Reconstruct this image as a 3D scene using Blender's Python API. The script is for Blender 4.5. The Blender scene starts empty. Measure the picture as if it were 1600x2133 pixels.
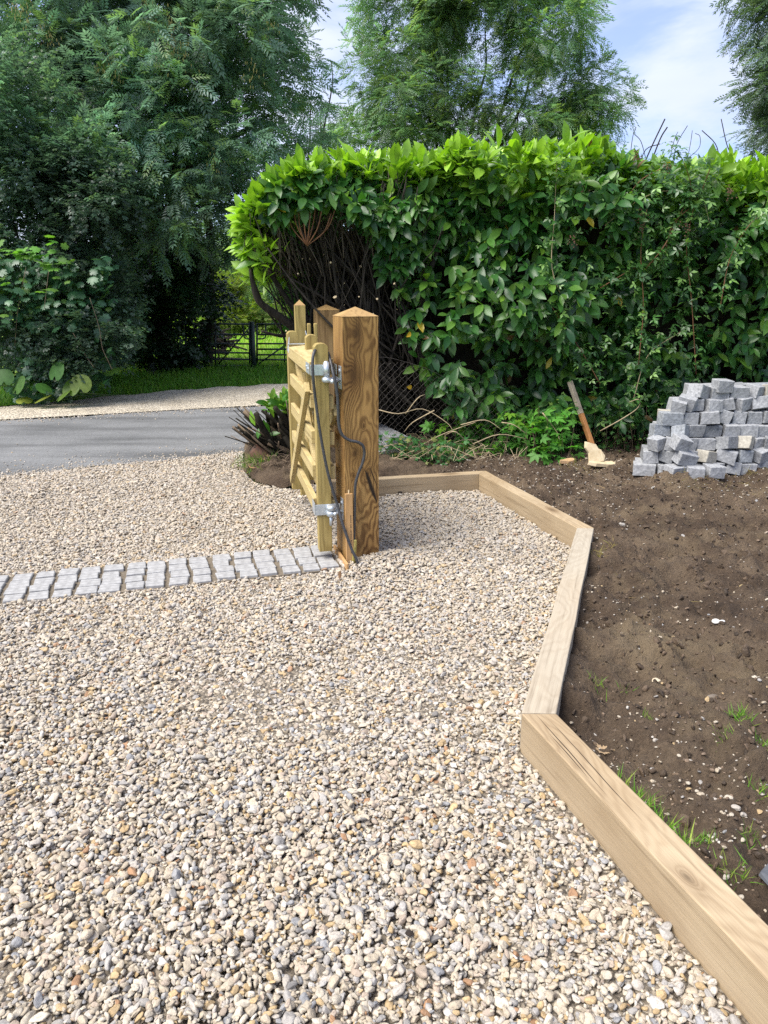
import bpy, math, random
import numpy as np
from mathutils import Vector, Matrix
random.seed(7)
RNG = np.random.default_rng(7)
SC = bpy.context.scene
COL = SC.collection
R = math.radians

# ------------------------------------------------------------------ camera, sky, sun, exposure
PITCH = R(16.8); CAM_H = 1.5; FPX = 1540.0
cd = bpy.data.cameras.new('camera'); cam = bpy.data.objects.new('camera', cd); COL.objects.link(cam)
cam.location = (0, 0, CAM_H); cam.rotation_euler = (R(90) - PITCH, 0, 0)
cd.sensor_width = 36; cd.lens = 26; cd.clip_end = 3000; cd.clip_start = .05
SC.camera = cam
SUN_EL, SUN_AZ = R(56), R(-118)            # azimuth from +Y towards +X; a hazy sun to the left
w = bpy.data.worlds.new("World"); SC.world = w; w.use_nodes = True
nt = w.node_tree; nt.nodes.clear()
def nd(nt, typ, **kw):
    n = nt.nodes.new(typ)
    for k, v in kw.items():
        if k.startswith('i_'):
            n.inputs[k[2:].replace('_', ' ')].default_value = v
        elif k.startswith('n_'):
            n.inputs[int(k[2:])].default_value = v
        else:
            setattr(n, k, v)
    return n
def math_(nt, op, a, b=None, c=None, clamp=False):
    n = nt.nodes.new('ShaderNodeMath'); n.operation = op; n.use_clamp = clamp
    for i, x in enumerate((a, b, c)):
        if x is None: continue
        if isinstance(x, (int, float)): n.inputs[i].default_value = x
        else: nt.links.new(x, n.inputs[i])
    return n.outputs[0]
def mixc(nt, fac, a, b, blend='MIX'):
    n = nt.nodes.new('ShaderNodeMix'); n.data_type = 'RGBA'; n.blend_type = blend
    for s, x in ((n.inputs[0], fac), (n.inputs[6], a), (n.inputs[7], b)):
        if isinstance(x, (int, float)): s.default_value = x
        elif isinstance(x, (tuple, list)): s.default_value = tuple(x) + ((1,) if len(x) == 3 else ())
        else: nt.links.new(x, s)
    return n.outputs[2]
def ramp(nt, fac, stops, interp='LINEAR'):
    n = nt.nodes.new('ShaderNodeValToRGB'); n.color_ramp.interpolation = interp
    e = n.color_ramp.elements
    while len(e) < len(stops): e.new(.5)
    for el, (p, c) in zip(e, stops):
        el.position = p; el.color = tuple(c) + (1,) if not isinstance(c, (int, float)) else (c, c, c, 1)
    nt.links.new(fac, n.inputs[0]); return n.outputs[0]
def noise(nt, vec, scale, detail=4, rough=.55, dist=0.):
    n = nd(nt, 'ShaderNodeTexNoise', i_Scale=scale, i_Detail=detail, i_Roughness=rough, i_Distortion=dist)
    if vec is not None: nt.links.new(vec, n.inputs['Vector'])
    return n.outputs[0]
def vmul(nt, vec, s):
    n = nt.nodes.new('ShaderNodeVectorMath'); n.operation = 'MULTIPLY'; nt.links.new(vec, n.inputs[0])
    n.inputs[1].default_value = s; return n.outputs[0]
sky = nd(nt, 'ShaderNodeTexSky', sky_type='NISHITA', sun_disc=False, sun_elevation=SUN_EL, sun_rotation=SUN_AZ, air_density=1.0, dust_density=1.2, ozone_density=1.5)
tc = nd(nt, 'ShaderNodeTexCoord')
cv = vmul(nt, tc.outputs['Generated'], (1.0, 1.0, 3.2))
c1 = noise(nt, cv, 3.2, 7, .56, .35)
cl = ramp(nt, c1, [(.38, 0.), (.60, 1.)], 'EASE')
c2 = noise(nt, cv, 2.2, 4, .5)
cloud = mixc(nt, c2, (1.85, 2.2, 3.2), (4.0, 4.2, 4.75))
skyc = mixc(nt, 1.0, sky.outputs[0], (.52, .60, .86), 'MULTIPLY')
cl = math_(nt, 'MULTIPLY_ADD', cl, .62, .34, clamp=True)
bg = nd(nt, 'ShaderNodeBackground', i_Strength=.10)
nt.links.new(mixc(nt, cl, skyc, cloud), bg.inputs[0])
out = nd(nt, 'ShaderNodeOutputWorld'); nt.links.new(bg.outputs[0], out.inputs[0])
sl = bpy.data.lights.new('sun', 'SUN'); sun = bpy.data.objects.new('sun', sl); COL.objects.link(sun)
sl.energy = 2.75; sl.angle = R(44); sl.color = (1, .95, .87)
sd = Vector((math.sin(SUN_AZ) * math.cos(SUN_EL), math.cos(SUN_AZ) * math.cos(SUN_EL), math.sin(SUN_EL)))
sun.rotation_euler = sd.to_track_quat('Z', 'Y').to_euler()
SC.view_settings.view_transform = 'Standard'; SC.view_settings.look = 'None'
SC.view_settings.gamma = 1; SC.view_settings.exposure = 1.57; SC.view_settings.use_curve_mapping = False
SC.render.engine = 'CYCLES'
SC.cycles.max_bounces = 8; SC.cycles.diffuse_bounces = 3; SC.cycles.transmission_bounces = 4; SC.cycles.transparent_max_bounces = 6
SC.cycles.use_denoising = False

# ------------------------------------------------------------------ helpers
def ray(px, py):
    a = (px - 800) / FPX; b = (1066.5 - py) / FPX
    return np.array((a, math.cos(PITCH) + b * math.sin(PITCH), -math.sin(PITCH) + b * math.cos(PITCH)))
def at(px, py, z=0.):                       # where a line of sight of the survey photograph meets height z
    r = ray(px, py); t = (z - CAM_H) / r[2]; return np.array((r[0] * t, r[1] * t, z))
def aty(px, py, Y):                         # ... and where it meets the vertical plane at distance Y
    r = ray(px, py); t = Y / r[1]; return np.array((r[0] * t, Y, CAM_H + r[2] * t))
def obj(name, me, m=None, parent=None, smooth=False):
    o = bpy.data.objects.new(name, me); COL.objects.link(o)
    if m is not None and len(me.materials) == 0: me.materials.append(m)
    if parent is not None: o.parent = parent
    if smooth: me.polygons.foreach_set('use_smooth', np.ones(len(me.polygons), bool))
    return o
def tag(o, label=None, cat=None, group=None, kind=None):
    for k, v in (('label', label), ('category', cat), ('group', group), ('kind', kind)):
        if v: o[k] = v
    return o
def thing(name, label, cat, loc=(0, 0, 0), rz=0., group=None):
    o = bpy.data.objects.new(name, None); COL.objects.link(o); o.location = loc; o.rotation_euler = (0, 0, rz)
    o.empty_display_size = .1
    return tag(o, label, cat, group)
class MB:
    def __init__(s): s.v = []; s.f = []
    def add(s, v, f):
        b = len(s.v); s.v += [tuple(map(float, p)) for p in v]; s.f += [tuple(b + i for i in q) for q in f]; return s
    def hexa(s, p):                          # bottom 4 then top 4
        return s.add(p, [(3, 2, 1, 0), (4, 5, 6, 7), (0, 1, 5, 4), (1, 2, 6, 5), (2, 3, 7, 6), (3, 0, 4, 7)])
    def box(s, x0, x1, y0, y1, z0, z1):
        return s.hexa([(x0, y0, z0), (x1, y0, z0), (x1, y1, z0), (x0, y1, z0), (x0, y0, z1), (x1, y0, z1), (x1, y1, z1), (x0, y1, z1)])
    def prism(s, poly, z0, z1):
        n = len(poly)
        return s.add([(x, y, z0) for x, y in poly] + [(x, y, z1) for x, y in poly],
                     [tuple(range(n - 1, -1, -1)), tuple(range(n, 2 * n))] + [(i, (i + 1) % n, n + (i + 1) % n, n + i) for i in range(n)])
    def tube(s, pts, r, n=6, cap=True):
        pts = [Vector(p) for p in pts]; k = len(pts)
        if isinstance(r, (int, float)): r = [r] * k
        vs = []; up = None
        for i, p in enumerate(pts):
            t = (pts[min(i + 1, k - 1)] - pts[max(i - 1, 0)])
            t = t.normalized() if t.length > 1e-9 else Vector((0, 0, 1))
            if up is None:
                up = t.orthogonal().normalized()
            else:
                up = (up - t * up.dot(t)); up = up.normalized() if up.length > 1e-6 else t.orthogonal().normalized()
            bn = t.cross(up)
            for j in range(n):
                a = 2 * math.pi * j / n
                vs.append(p + (up * math.cos(a) + bn * math.sin(a)) * r[i])
        fs = [(i * n + j, i * n + (j + 1) % n, (i + 1) * n + (j + 1) % n, (i + 1) * n + j) for i in range(k - 1) for j in range(n)]
        if cap: fs += [tuple(range(n - 1, -1, -1)), tuple((k - 1) * n + j for j in range(n))]
        return s.add(vs, fs)
    def bar(s, a, b, wd, th, side):           # rectangular bar from a to b; side = direction of its thickness
        a = Vector(a); b = Vector(b); t = (b - a).normalized(); n = Vector(side).normalized(); n = (n - t * n.dot(t)).normalized(); u = t.cross(n)
        q = []
        for p in (a, b):
            for i, j in ((-1, -1), (1, -1), (1, 1), (-1, 1)): q.append(p + u * (i * wd / 2) + n * (j * th / 2))
        return s.hexa(q)
    def mesh(s, name):
        me = bpy.data.meshes.new(name); me.from_pydata(s.v, [], s.f); me.update(); return me
    def build(s, name, m, parent=None, smooth=False, bevel=0., seg=2):
        o = obj(name, s.mesh(name), m, parent, smooth)
        if bevel:
            b = o.modifiers.new('bevel', 'BEVEL'); b.width = bevel; b.segments = seg; b.limit_method = 'ANGLE'; b.angle_limit = R(40)
        return o
def spline(pts, n=6):
    P = [np.array(p, float) for p in pts]; P = [2 * P[0] - P[1]] + P + [2 * P[-1] - P[-2]]; o = []
    for i in range(1, len(P) - 2):
        for t in np.linspace(0, 1, n, endpoint=False):
            a, b, c, d = P[i - 1:i + 3]
            o.append(.5 * (2 * b + (c - a) * t + (2 * a - 5 * b + 4 * c - d) * t * t + (3 * b - a - 3 * c + d) * t ** 3))
    o.append(P[-2]); return o
def npmesh(name, V, F, tint=None):
    V = np.asarray(V, np.float32).reshape(-1, 3); F = np.asarray(F, np.int32); k = F.shape[1]
    me = bpy.data.meshes.new(name); me.vertices.add(len(V)); me.vertices.foreach_set('co', V.ravel())
    me.loops.add(F.size); me.loops.foreach_set('vertex_index', F.ravel())
    me.polygons.add(len(F)); me.polygons.foreach_set('loop_start', np.arange(0, F.size, k, dtype=np.int32))
    if tint is not None:
        a = me.attributes.new('tint', 'FLOAT_COLOR', 'POINT'); c = np.ones((len(V), 4), np.float32); c[:, :3] = tint; a.data.foreach_set('color', c.ravel())
    me.update(calc_edges=True); me.validate(); return me
def unit(v): return v / np.maximum(np.linalg.norm(v, axis=-1, keepdims=True), 1e-9)
def frames(d, up):                            # leaf axis d -> local Y, upper side about `up` -> local Z
    y = unit(d); x = unit(np.cross(y, up)); z = np.cross(x, y); return np.stack([x, y, z], axis=2)
def scatter(name, tpl, pos, Rm, scl, tint, m, parent=None, kind=None, smooth=False):
    TV, TF = tpl; n = len(pos)
    scl = np.asarray(scl); scl = scl[:, None, None] if scl.ndim == 1 else scl[:, None, :]
    V = np.einsum('nij,nkj->nki', Rm, TV[None] * scl) + pos[:, None, :]
    F = TF[None] + (np.arange(n) * len(TV))[:, None, None]
    o = obj(name, npmesh(name, V, F.reshape(-1, TF.shape[1]), np.repeat(tint, len(TV), 0)), m, parent, smooth)
    if kind: o['kind'] = kind
    return o
def blade(nseg, wd, droop, fold, tip=.12, wide=.45):           # a leaf with a folded midrib: length 1 along +Y
    V = []; F = []
    for i in range(nseg + 1):
        t = i / nseg; wv = wd * (math.sin(math.pi * t ** (math.log(.5) / math.log(wide))) ** .8 if 0 < t < 1 else tip * .2)
        z = -droop * t * t
        V += [(-wv / 2, t, z + fold * wv), (0, t, z), (wv / 2, t, z + fold * wv)]
    for i in range(nseg):
        a = 3 * i; F += [(a, a + 1, a + 4, a + 3), (a + 1, a + 2, a + 5, a + 4)]
    return np.array(V), np.array(F)
def lobed(pts, droop=.15):                                       # flat lobed leaf as a fan of triangles about its middle
    P = [(x, y) for x, y in pts] + [(-x, y) for x, y in reversed(pts) if abs(x) > 1e-6]
    V = [(0, .42, .03)] + [(x, y, -droop * (x * x + (y - .4) ** 2)) for x, y in P]; n = len(P)
    return np.array(V), np.array([(0, 1 + i, 1 + (i + 1) % n) for i in range(n)])[:, ::-1]
def rand_dirs(n): return unit(RNG.normal(size=(n, 3)))
def fbm(x, y, sc, oct=4, seed=0, gain=.5):
    rs = np.random.default_rng(seed); out = np.zeros_like(x, float); amp = 1.
    for o in range(oct):
        T = rs.random((128, 128)); u = x * sc * 2 ** o + 37.3 * o + 500; v = y * sc * 2 ** o + 11.7 * o + 500
        i = np.floor(u).astype(int); j = np.floor(v).astype(int); fu = u - i; fv = v - j; fu = fu * fu * (3 - 2 * fu); fv = fv * fv * (3 - 2 * fv)
        g = lambda a, b: T[a % 128, b % 128]
        out += amp * ((g(i, j) * (1 - fu) + g(i + 1, j) * fu) * (1 - fv) + (g(i, j + 1) * (1 - fu) + g(i + 1, j + 1) * fu) * fv - .5); amp *= gain
    return out
def inpoly(x, y, poly):
    c = np.zeros(np.shape(x), bool); n = len(poly)
    for i in range(n):
        x0, y0 = poly[i][:2]; x1, y1 = poly[(i + 1) % n][:2]
        if y0 == y1: continue
        c ^= ((y0 > y) != (y1 > y)) & (x < (x1 - x0) * (y - y0) / (y1 - y0) + x0)
    return c

# ------------------------------------------------------------------ materials
def newmat(name):
    m = bpy.data.materials.new(name); m.use_nodes = True; t = m.node_tree; t.nodes.clear()
    o = t.nodes.new('ShaderNodeOutputMaterial'); p = t.nodes.new('ShaderNodeBsdfPrincipled'); t.links.new(p.outputs[0], o.inputs[0])
    return m, t, p, o
def bump(t, p, h, strength=.3, dist=.01):
    b = nd(t, 'ShaderNodeBump', i_Strength=strength, i_Distance=dist); t.links.new(h, b.inputs['Height']); t.links.new(b.outputs[0], p.inputs['Normal'])
def plain(name, a, b=None, scale=20, rough=.7, metal=0., bmp=.2, bdist=.004, detail=6, spec=.5, stretch=(1, 1, 1)):
    m, t, p, o = newmat(name); tcn = nd(t, 'ShaderNodeTexCoord'); v = vmul(t, tcn.outputs['Object'], stretch)
    n = noise(t, v, scale, detail, .62); b = b or tuple(x * .6 for x in a)
    t.links.new(ramp(t, n, [(.32, b), (.68, a)]), p.inputs['Base Color'])
    p.inputs['Roughness'].default_value = rough; p.inputs['Metallic'].default_value = metal; p.inputs['Specular IOR Level'].default_value = spec
    if bmp: bump(t, p, n, bmp, bdist)
    return m
def leafmat(name, rough=.42, trans=.3, spec=.45, glow=(1.5, 1.75, .55), veins=0.):
    m, t, p, o = newmat(name); a = nd(t, 'ShaderNodeAttribute', attribute_name='tint'); c = a.outputs['Color']
    tcn = nd(t, 'ShaderNodeTexCoord'); n = noise(t, tcn.outputs['Object'], 14, 3)
    c = mixc(t, 1., c, ramp(t, n, [(.3, (.72, .76, .7)), (.7, (1.2, 1.18, 1.15))]), 'MULTIPLY')
    t.links.new(c, p.inputs['Base Color']); p.inputs['Roughness'].default_value = rough; p.inputs['Specular IOR Level'].default_value = spec
    tr = nd(t, 'ShaderNodeBsdfTranslucent'); t.links.new(mixc(t, 1., c, glow, 'MULTIPLY'), tr.inputs[0])
    ms = nd(t, 'ShaderNodeMixShader'); ms.inputs[0].default_value = trans
    t.links.new(p.outputs[0], ms.inputs[1]); t.links.new(tr.outputs[0], ms.inputs[2]); t.links.new(ms.outputs[0], o.inputs[0]); return m
def wood(name, light, dark, ring=.011, pith=(.03, .16), grain='Z', knots=(), rough=.68, stain=None, wob=.05, stainscale=3., bmp=.25, wz=.9, split=None, contrast=.55):
    m, t, p, o = newmat(name); tcn = nd(t, 'ShaderNodeTexCoord'); sx = nd(t, 'ShaderNodeSeparateXYZ'); t.links.new(tcn.outputs['Object'], sx.inputs[0])
    X, Y, Z = sx.outputs
    if grain == 'Y': X, Y, Z = X, Z, Y
    if grain == 'X': X, Y, Z = Y, Z, X
    cb = nd(t, 'ShaderNodeCombineXYZ'); t.links.new(X, cb.inputs[0]); t.links.new(Y, cb.inputs[1]); t.links.new(Z, cb.inputs[2]); v = cb.outputs[0]
    n1 = noise(t, vmul(t, v, (2.2, 2.2, wz)), 2.2, 3, .5); n2 = noise(t, vmul(t, v, (1, 1, .3)), 9, 2, .5)
    x = math_(t, 'SUBTRACT', X, pith[0]); y = math_(t, 'SUBTRACT', Y, pith[1])
    x = math_(t, 'MULTIPLY_ADD', math_(t, 'SUBTRACT', n1, .5), wob * 2, x); y = math_(t, 'MULTIPLY_ADD', math_(t, 'SUBTRACT', n1, .5), -wob * 3.4, y)
    r = math_(t, 'SQRT', math_(t, 'ADD', math_(t, 'MULTIPLY', x, x), math_(t, 'MULTIPLY', y, y)))
    core = None; halo = None
    for kx, kz, kr, amp in knots:
        dx = math_(t, 'MULTIPLY_ADD', math_(t, 'SUBTRACT', n1, .5), kr * 2.4, math_(t, 'SUBTRACT', X, kx)); dz = math_(t, 'MULTIPLY_ADD', math_(t, 'SUBTRACT', n2, .5), kr * 1.6, math_(t, 'MULTIPLY', math_(t, 'SUBTRACT', Z, kz), .45))
        d2 = math_(t, 'ADD', math_(t, 'MULTIPLY', dx, dx), math_(t, 'MULTIPLY', dz, dz))
        wk = math_(t, 'EXPONENT', math_(t, 'MULTIPLY', d2, -1 / kr ** 2)); r = math_(t, 'MULTIPLY_ADD', wk, amp, r)
        hk = math_(t, 'EXPONENT', math_(t, 'MULTIPLY', d2, -1 / (kr * 1.7) ** 2)); halo = hk if halo is None else math_(t, 'MAXIMUM', halo, hk)
        ck = math_(t, 'EXPONENT', math_(t, 'MULTIPLY', d2, -1 / (kr * .55) ** 2)); core = ck if core is None else math_(t, 'MAXIMUM', core, ck)
    r = math_(t, 'MULTIPLY_ADD', n2, ring * .8, r)
    s = math_(t, 'SINE', math_(t, 'MULTIPLY', r, 2 * math.pi / ring)); s = math_(t, 'MULTIPLY_ADD', s, .5, .5); s = math_(t, 'POWER', s, 1.5); amp_ = noise(t, vmul(t, v, (3, 3, .8)), 2.5, 2, .5); s = math_(t, 'MULTIPLY', s, math_(t, 'MULTIPLY_ADD', amp_, contrast * 1.6, contrast * .2))
    fib = noise(t, vmul(t, v, (260, 260, 7)), 1, 3, .6)
    f = math_(t, 'MULTIPLY_ADD', math_(t, 'SUBTRACT', fib, .5), .8, math_(t, 'ADD', s, .12), clamp=True)
    c = mixc(t, f, light, dark); sk_ = noise(t, vmul(t, v, (55, 55, 1.6)), 1, 4, .6); c = mixc(t, 1., c, ramp(t, sk_, [(.30, (.62, .58, .54)), (.44, (.95, .94, .93)), (.7, (1.06, 1.05, 1.04))]), 'MULTIPLY')
    big = noise(t, vmul(t, v, (1, 1, .5)), stainscale, 4, .6)
    c = mixc(t, ramp(t, big, [(.36, 0.), (.7, .8)]), c, mixc(t, 1., c, stain or (.62, .55, .45), 'MULTIPLY'))
    if core is not None: c = mixc(t, math_(t, 'MULTIPLY', halo, math_(t, 'MULTIPLY_ADD', n1, 1.9, -.15), clamp=True), c, mixc(t, 1., c, (.42, .33, .25), 'MULTIPLY'))
    if core is not None: c = mixc(t, math_(t, 'MULTIPLY', core, .8), c, tuple(d * .45 for d in dark))
    if split:                                    # a dark open shake: polyline in X over Z with a width
        for (x0, z0, x1, z1, wd) in split:
            tt = math_(t, 'DIVIDE', math_(t, 'SUBTRACT', Z, z0), z1 - z0); xx = math_(t, 'MULTIPLY_ADD', tt, x1 - x0, x0)
            xx = math_(t, 'MULTIPLY_ADD', math_(t, 'SUBTRACT', n2, .5), .03 if grain == 'Z' else .02, xx)
            dd = math_(t, 'ABSOLUTE', math_(t, 'SUBTRACT', X, xx)); inz = math_(t, 'MULTIPLY', math_(t, 'GREATER_THAN', tt, 0), math_(t, 'LESS_THAN', tt, 1))
            wv = math_(t, 'MULTIPLY_ADD', math_(t, 'MULTIPLY', tt, math_(t, 'SUBTRACT', 1., tt)), wd * 4 * (1 if grain == 'Z' else .7), wd * .03); k = math_(t, 'MULTIPLY', inz, math_(t, 'SUBTRACT', 1., math_(t, 'DIVIDE', dd, wv), clamp=True))
            c = mixc(t, math_(t, 'MULTIPLY', k, 1.6, clamp=True), c, (.02, .012, .007))
    t.links.new(c, p.inputs['Base Color']); p.inputs['Roughness'].default_value = rough; p.inputs['Specular IOR Level'].default_value = .3
    bump(t, p, f, bmp, .002); return m

M = {}
M['post'] = wood('stained_softwood', (.43, .258, .09), (.125, .058, .016), ring=.0056, pith=(.03, .16), wob=.024, rough=.62, contrast=.66,
                 knots=[(-.028, 1.275, .036, .026), (-.040, 1.045, .040, .03), (.01, .775, .011, .014), (-.045, .63, .022, .016), (.028, .5, .016, .014), (-.05, .5, .012, .012)],
                 stain=(.56, .50, .42), stainscale=6, split=[(.022, .53, .085, .33, .016), (.045, .55, .098, .40, .004)])
M['post2'] = wood('treated_softwood', (.29, .19, .085), (.19, .115, .046), ring=.009, pith=(.0, .22), wob=.02, rough=.75)
M['gatewood'] = wood('tanalised_pine', (.39, .30, .115), (.25, .18, .06), ring=.008, pith=(.02, .06), wob=.016, contrast=.5, rough=.68, stain=(.82, .8, .66), stainscale=5)
M['gaterail'] = wood('tanalised_pine_rail', (.50, .40, .205), (.34, .255, .105), ring=.008, pith=(.02, .05), grain='Y', wob=.016, contrast=.45, rough=.68, stain=(.86, .84, .72), stainscale=5)
M['oak'] = wood('fresh_oak', (.42, .335, .22), (.28, .205, .12), ring=.0035, pith=(.03, -.30), grain='Y', wob=.014, contrast=.3, rough=.75, stain=(.70, .64, .56), stainscale=2.8, bmp=.35, knots=[(.0, .35, .02, .02)])
M['oaknear'] = wood('checked_oak', (.42, .335, .22), (.275, .20, .12), ring=.0040, pith=(.03, -.26), grain='Y', wob=.016, contrast=.38, rough=.78, stain=(.68, .62, .55), stainscale=3.2, bmp=.45, knots=[(.02, -.1, .016, .012), (-.05, .42, .012, .01)], split=[(.012, -.86, .030, -.42, .0035), (-.012, -.80, .004, -.30, .003), (.028, -.74, .036, -.5, .003), (-.03, .1, -.022, .5, .0025), (.02, .15, .028, .36, .002)])
M['oakpale'] = wood('weathered_oak', (.365, .31, .23), (.275, .22, .155), ring=.005, pith=(.03, -.22), grain='Y', wob=.02, contrast=.35, rough=.8, stain=(1.02, 1.10, 1.2), stainscale=1.6, bmp=.3)
M['batten'] = wood('batten_wood', (.50, .31, .14), (.40, .235, .10), ring=.008, pith=(.0, .05), wob=.01)
M['galv'] = plain('galvanised_steel', (.62, .66, .70), (.47, .51, .55), 60, .42, .75, .05)
M['cable'] = plain('black_rubber_cable', (.055, .055, .06), (.02, .02, .022), 120, .45, 0, .3, .002)
M['yellow'] = plain('yellow_conduit', (.45, .37, .10), (.28, .22, .05), 60, .6)
M['granite'] = plain('pale_granite', (.37, .377, .385), (.165, .17, .178), 60, .85, 0, .5, .003, 10)
M['sett'] = plain('dusty_granite', (.37, .366, .358), (.215, .212, .208), 30, .85, 0, .3, .002, 8)
M['mortar'] = plain('sandy_mortar', (.17, .138, .098), (.09, .072, .05), 45, .95, 0, .7, .008, 8)
M['concrete'] = plain('grey_concrete', (.27, .275, .28), (.19, .195, .20), 30, .85, 0, .3, .003, 8)
M['bark'] = plain('dark_bark', (.050, .042, .034), (.016, .014, .012), 26, .9, 0, .8, .01, 6, .2, (1, 1, .35))
M['stemgrey'] = plain('grey_brown_stem', (.10, .078, .056), (.045, .035, .027), 30, .85, 0, .4)
M['darkbark'] = plain('shade_dark_bark', (.035, .030, .022), (.012, .011, .008), 26, .95, 0, .8, .01, 6, .1, (1, 1, .35))  # bark colour darkened to stand for deep shade on trunks and hedge core
M['twig'] = plain('dry_twig', (.20, .145, .09), (.09, .062, .04), 30, .85, 0, .4)
M['vine'] = plain('pale_dead_vine', (.42, .34, .21), (.25, .19, .11), 30, .85, 0, .3)
M['redtwig'] = plain('red_brown_shoot', (.20, .085, .035), (.10, .042, .018), 30, .7, 0, .3)
M['cutend'] = plain('cut_wood', (.65, .52, .33), (.5, .38, .22), 40, .8)
M['leafstalk'] = plain('green_stalk', (.10, .15, .04), (.06, .09, .03), 30, .7)
M['slate'] = plain('dark_slate', (.10, .105, .115), (.05, .053, .06), 25, .6)
M['stonecream'] = plain('cream_stone', (.54, .45, .30), (.4, .31, .18), 18, .85, 0, .4)
M['gatemetal'] = plain('dark_green_paint', (.016, .028, .026), (.010, .018, .018), 30, .5)
M['wire'] = plain('rusty_wire', (.075, .064, .055), (.04, .034, .03), 40, .6, .2, 0)
M['laurel'] = leafmat('laurel_leaf', .36, .28, .45)
M['leaf'] = leafmat('tree_leaf', .38, .3, .6)
M['ashleaf'] = leafmat('ash_leaf', .36, .5, .6, (1.3, 1.5, 1.0))
M['leafthin'] = leafmat('thin_leaf', .5, .42, .3)
M['grass'] = leafmat('grass_blade', .55, .4, .25)
M['deadleaf'] = plain('dead_leaf', (.30, .17, .075), (.16, .085, .04), 40, .8)
M['yellowleaf'] = plain('yellow_leaf', (.80, .50, .04), (.62, .34, .02), 30, .5)

# ------------------------------------------------------------------ setting: terrain, road, verge, drive bed, soil
def sheet(name, pts, m, z=None):
    me = bpy.data.meshes.new(name); me.from_pydata([(p[0], p[1], z if z is not None else p[2]) for p in pts], [], [tuple(range(len(pts)))]); me.update()
    return tag(obj(name, me, m), kind='structure')
def groundmat(name, stops, scale, bscale, bstr, bdist, rough=.95, vor=None, streak=None, spec=.3, patch=None):
    m, t, p, o = newmat(name); tcn = nd(t, 'ShaderNodeTexCoord'); v = tcn.outputs['Object']
    a = noise(t, v, scale, 8, .65); c = ramp(t, a, stops); h = noise(t, v, bscale, 6, .7)
    c = mixc(t, 1., c, ramp(t, h, [(.3, (.62,) * 3), (.7, (1.3,) * 3)]), 'MULTIPLY')
    if patch:
        pn = noise(t, v, 1.15, 5, .62, .4); c = mixc(t, ramp(t, pn, [(.54, 0.), (.68, .7)]), c, patch)
    if streak:
        s = noise(t, vmul(t, v, streak), 1, 5, .6); c = mixc(t, 1., c, ramp(t, s, [(.36, (.66,) * 3), (.48, (.95,) * 3), (.62, (1.12,) * 3)]), 'MULTIPLY')
    if vor:
        vo = nd(t, 'ShaderNodeTexVoronoi', i_Scale=vor); t.links.new(v, vo.inputs['Vector'])
        sv = nd(t, 'ShaderNodeSeparateColor'); t.links.new(vo.outputs['Color'], sv.inputs[0]); c = mixc(t, 1., c, ramp(t, sv.outputs[0], [(0., (.62, .6, .58)), (1., (1.28, 1.26, 1.22))]), 'MULTIPLY'); h = math_(t, 'SUBTRACT', h, math_(t, 'MULTIPLY', vo.outputs['Distance'], 1.2))
    t.links.new(c, p.inputs['Base Color']); p.inputs['Roughness'].default_value = rough; p.inputs['Specular IOR Level'].default_value = spec
    bump(t, p, h, bstr, bdist); return m
M['soil'] = groundmat('turned_soil', [(.25, (.034, .022, .014)), (.46, (.085, .058, .037)), (.66, (.155, .112, .072)), (.85, (.23, .18, .115))], 2.6, 70, 1., .03, patch=(.205, .155, .092))
M['field'] = groundmat('field_grass', [(.3, (.15, .26, .03)), (.7, (.24, .35, .06))], .9, 22, .6, .05)
M['asph'] = groundmat('worn_asphalt', [(.3, (.125, .127, .127)), (.7, (.18, .181, .18))], 1.2, 75, .9, .008, .85, streak=(.45, 2.8, 1), spec=.3)
M['apron'] = groundmat('pale_verge_gravel', [(.3, (.40, .35, .27)), (.7, (.56, .51, .42))], 3., 40, .9, .02, vor=42)
M['bed'] = groundmat('gravel_bed', [(.3, (.22, .185, .14)), (.7, (.38, .33, .265))], 6., 90, 1., .02, vor=70)
sheet('ground', [(-120, -30, 0), (120, -30, 0), (120, 150, 0), (-120, 150, 0)], M['field'], -.075)
rd = np.array((.903, .43, 0)); rn1 = np.array((-3.26, 6.103, 0)); rf1 = np.array((-4.635, 8.867, 0)); rf2 = np.array((-1.694, 10.03, 0)); rdf = unit(rf2 - rf1)
def wavy(a, d, s0, s1, amp, seed, step=.25):
    s = np.arange(s0, s1, step); n = np.array((-d[1], d[0], 0)); k = fbm(s, s * 0 + seed, 1.3, 4, seed) * amp
    return [tuple(a + d * u + n * q) for u, q in zip(s, k)]
near = wavy(rn1, rd, -14, 22, .10, 3); far = wavy(rf1, rdf, -14, 22, .12, 4)
def strip_mesh(name, A, B, m, z):
    n = min(len(A), len(B)); V = [(p[0], p[1], z) for p in A[:n]] + [(p[0], p[1], z) for p in B[:n]]
    me = bpy.data.meshes.new(name); me.from_pydata(V, [], [(i, i + 1, n + i + 1, n + i) for i in range(n - 1)]); me.update()
    return tag(obj(name, me, m), kind='structure')
strip_mesh('road', near, far, M['asph'], -.022)
vf = spline([(-17, 5.6, 0), (-9, 8.3, 0), (-5.19, 9.95, 0), (-4.19, 10.75, 0), (-3.04, 11.7, 0), (-1.6, 12.4, 0), (1, 13.4, 0), (6, 15.2, 0), (14, 18.5, 0)], 14)
fl = [tuple(rf1 + rdf * s) for s in np.linspace(-13.5, 21, len(vf))]
strip_mesh('verge_path', fl, [(p[0], p[1] + .16 * math.sin(9 * p[0]) * random.random(), 0) for p in vf], M['apron'], -.012)

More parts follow.
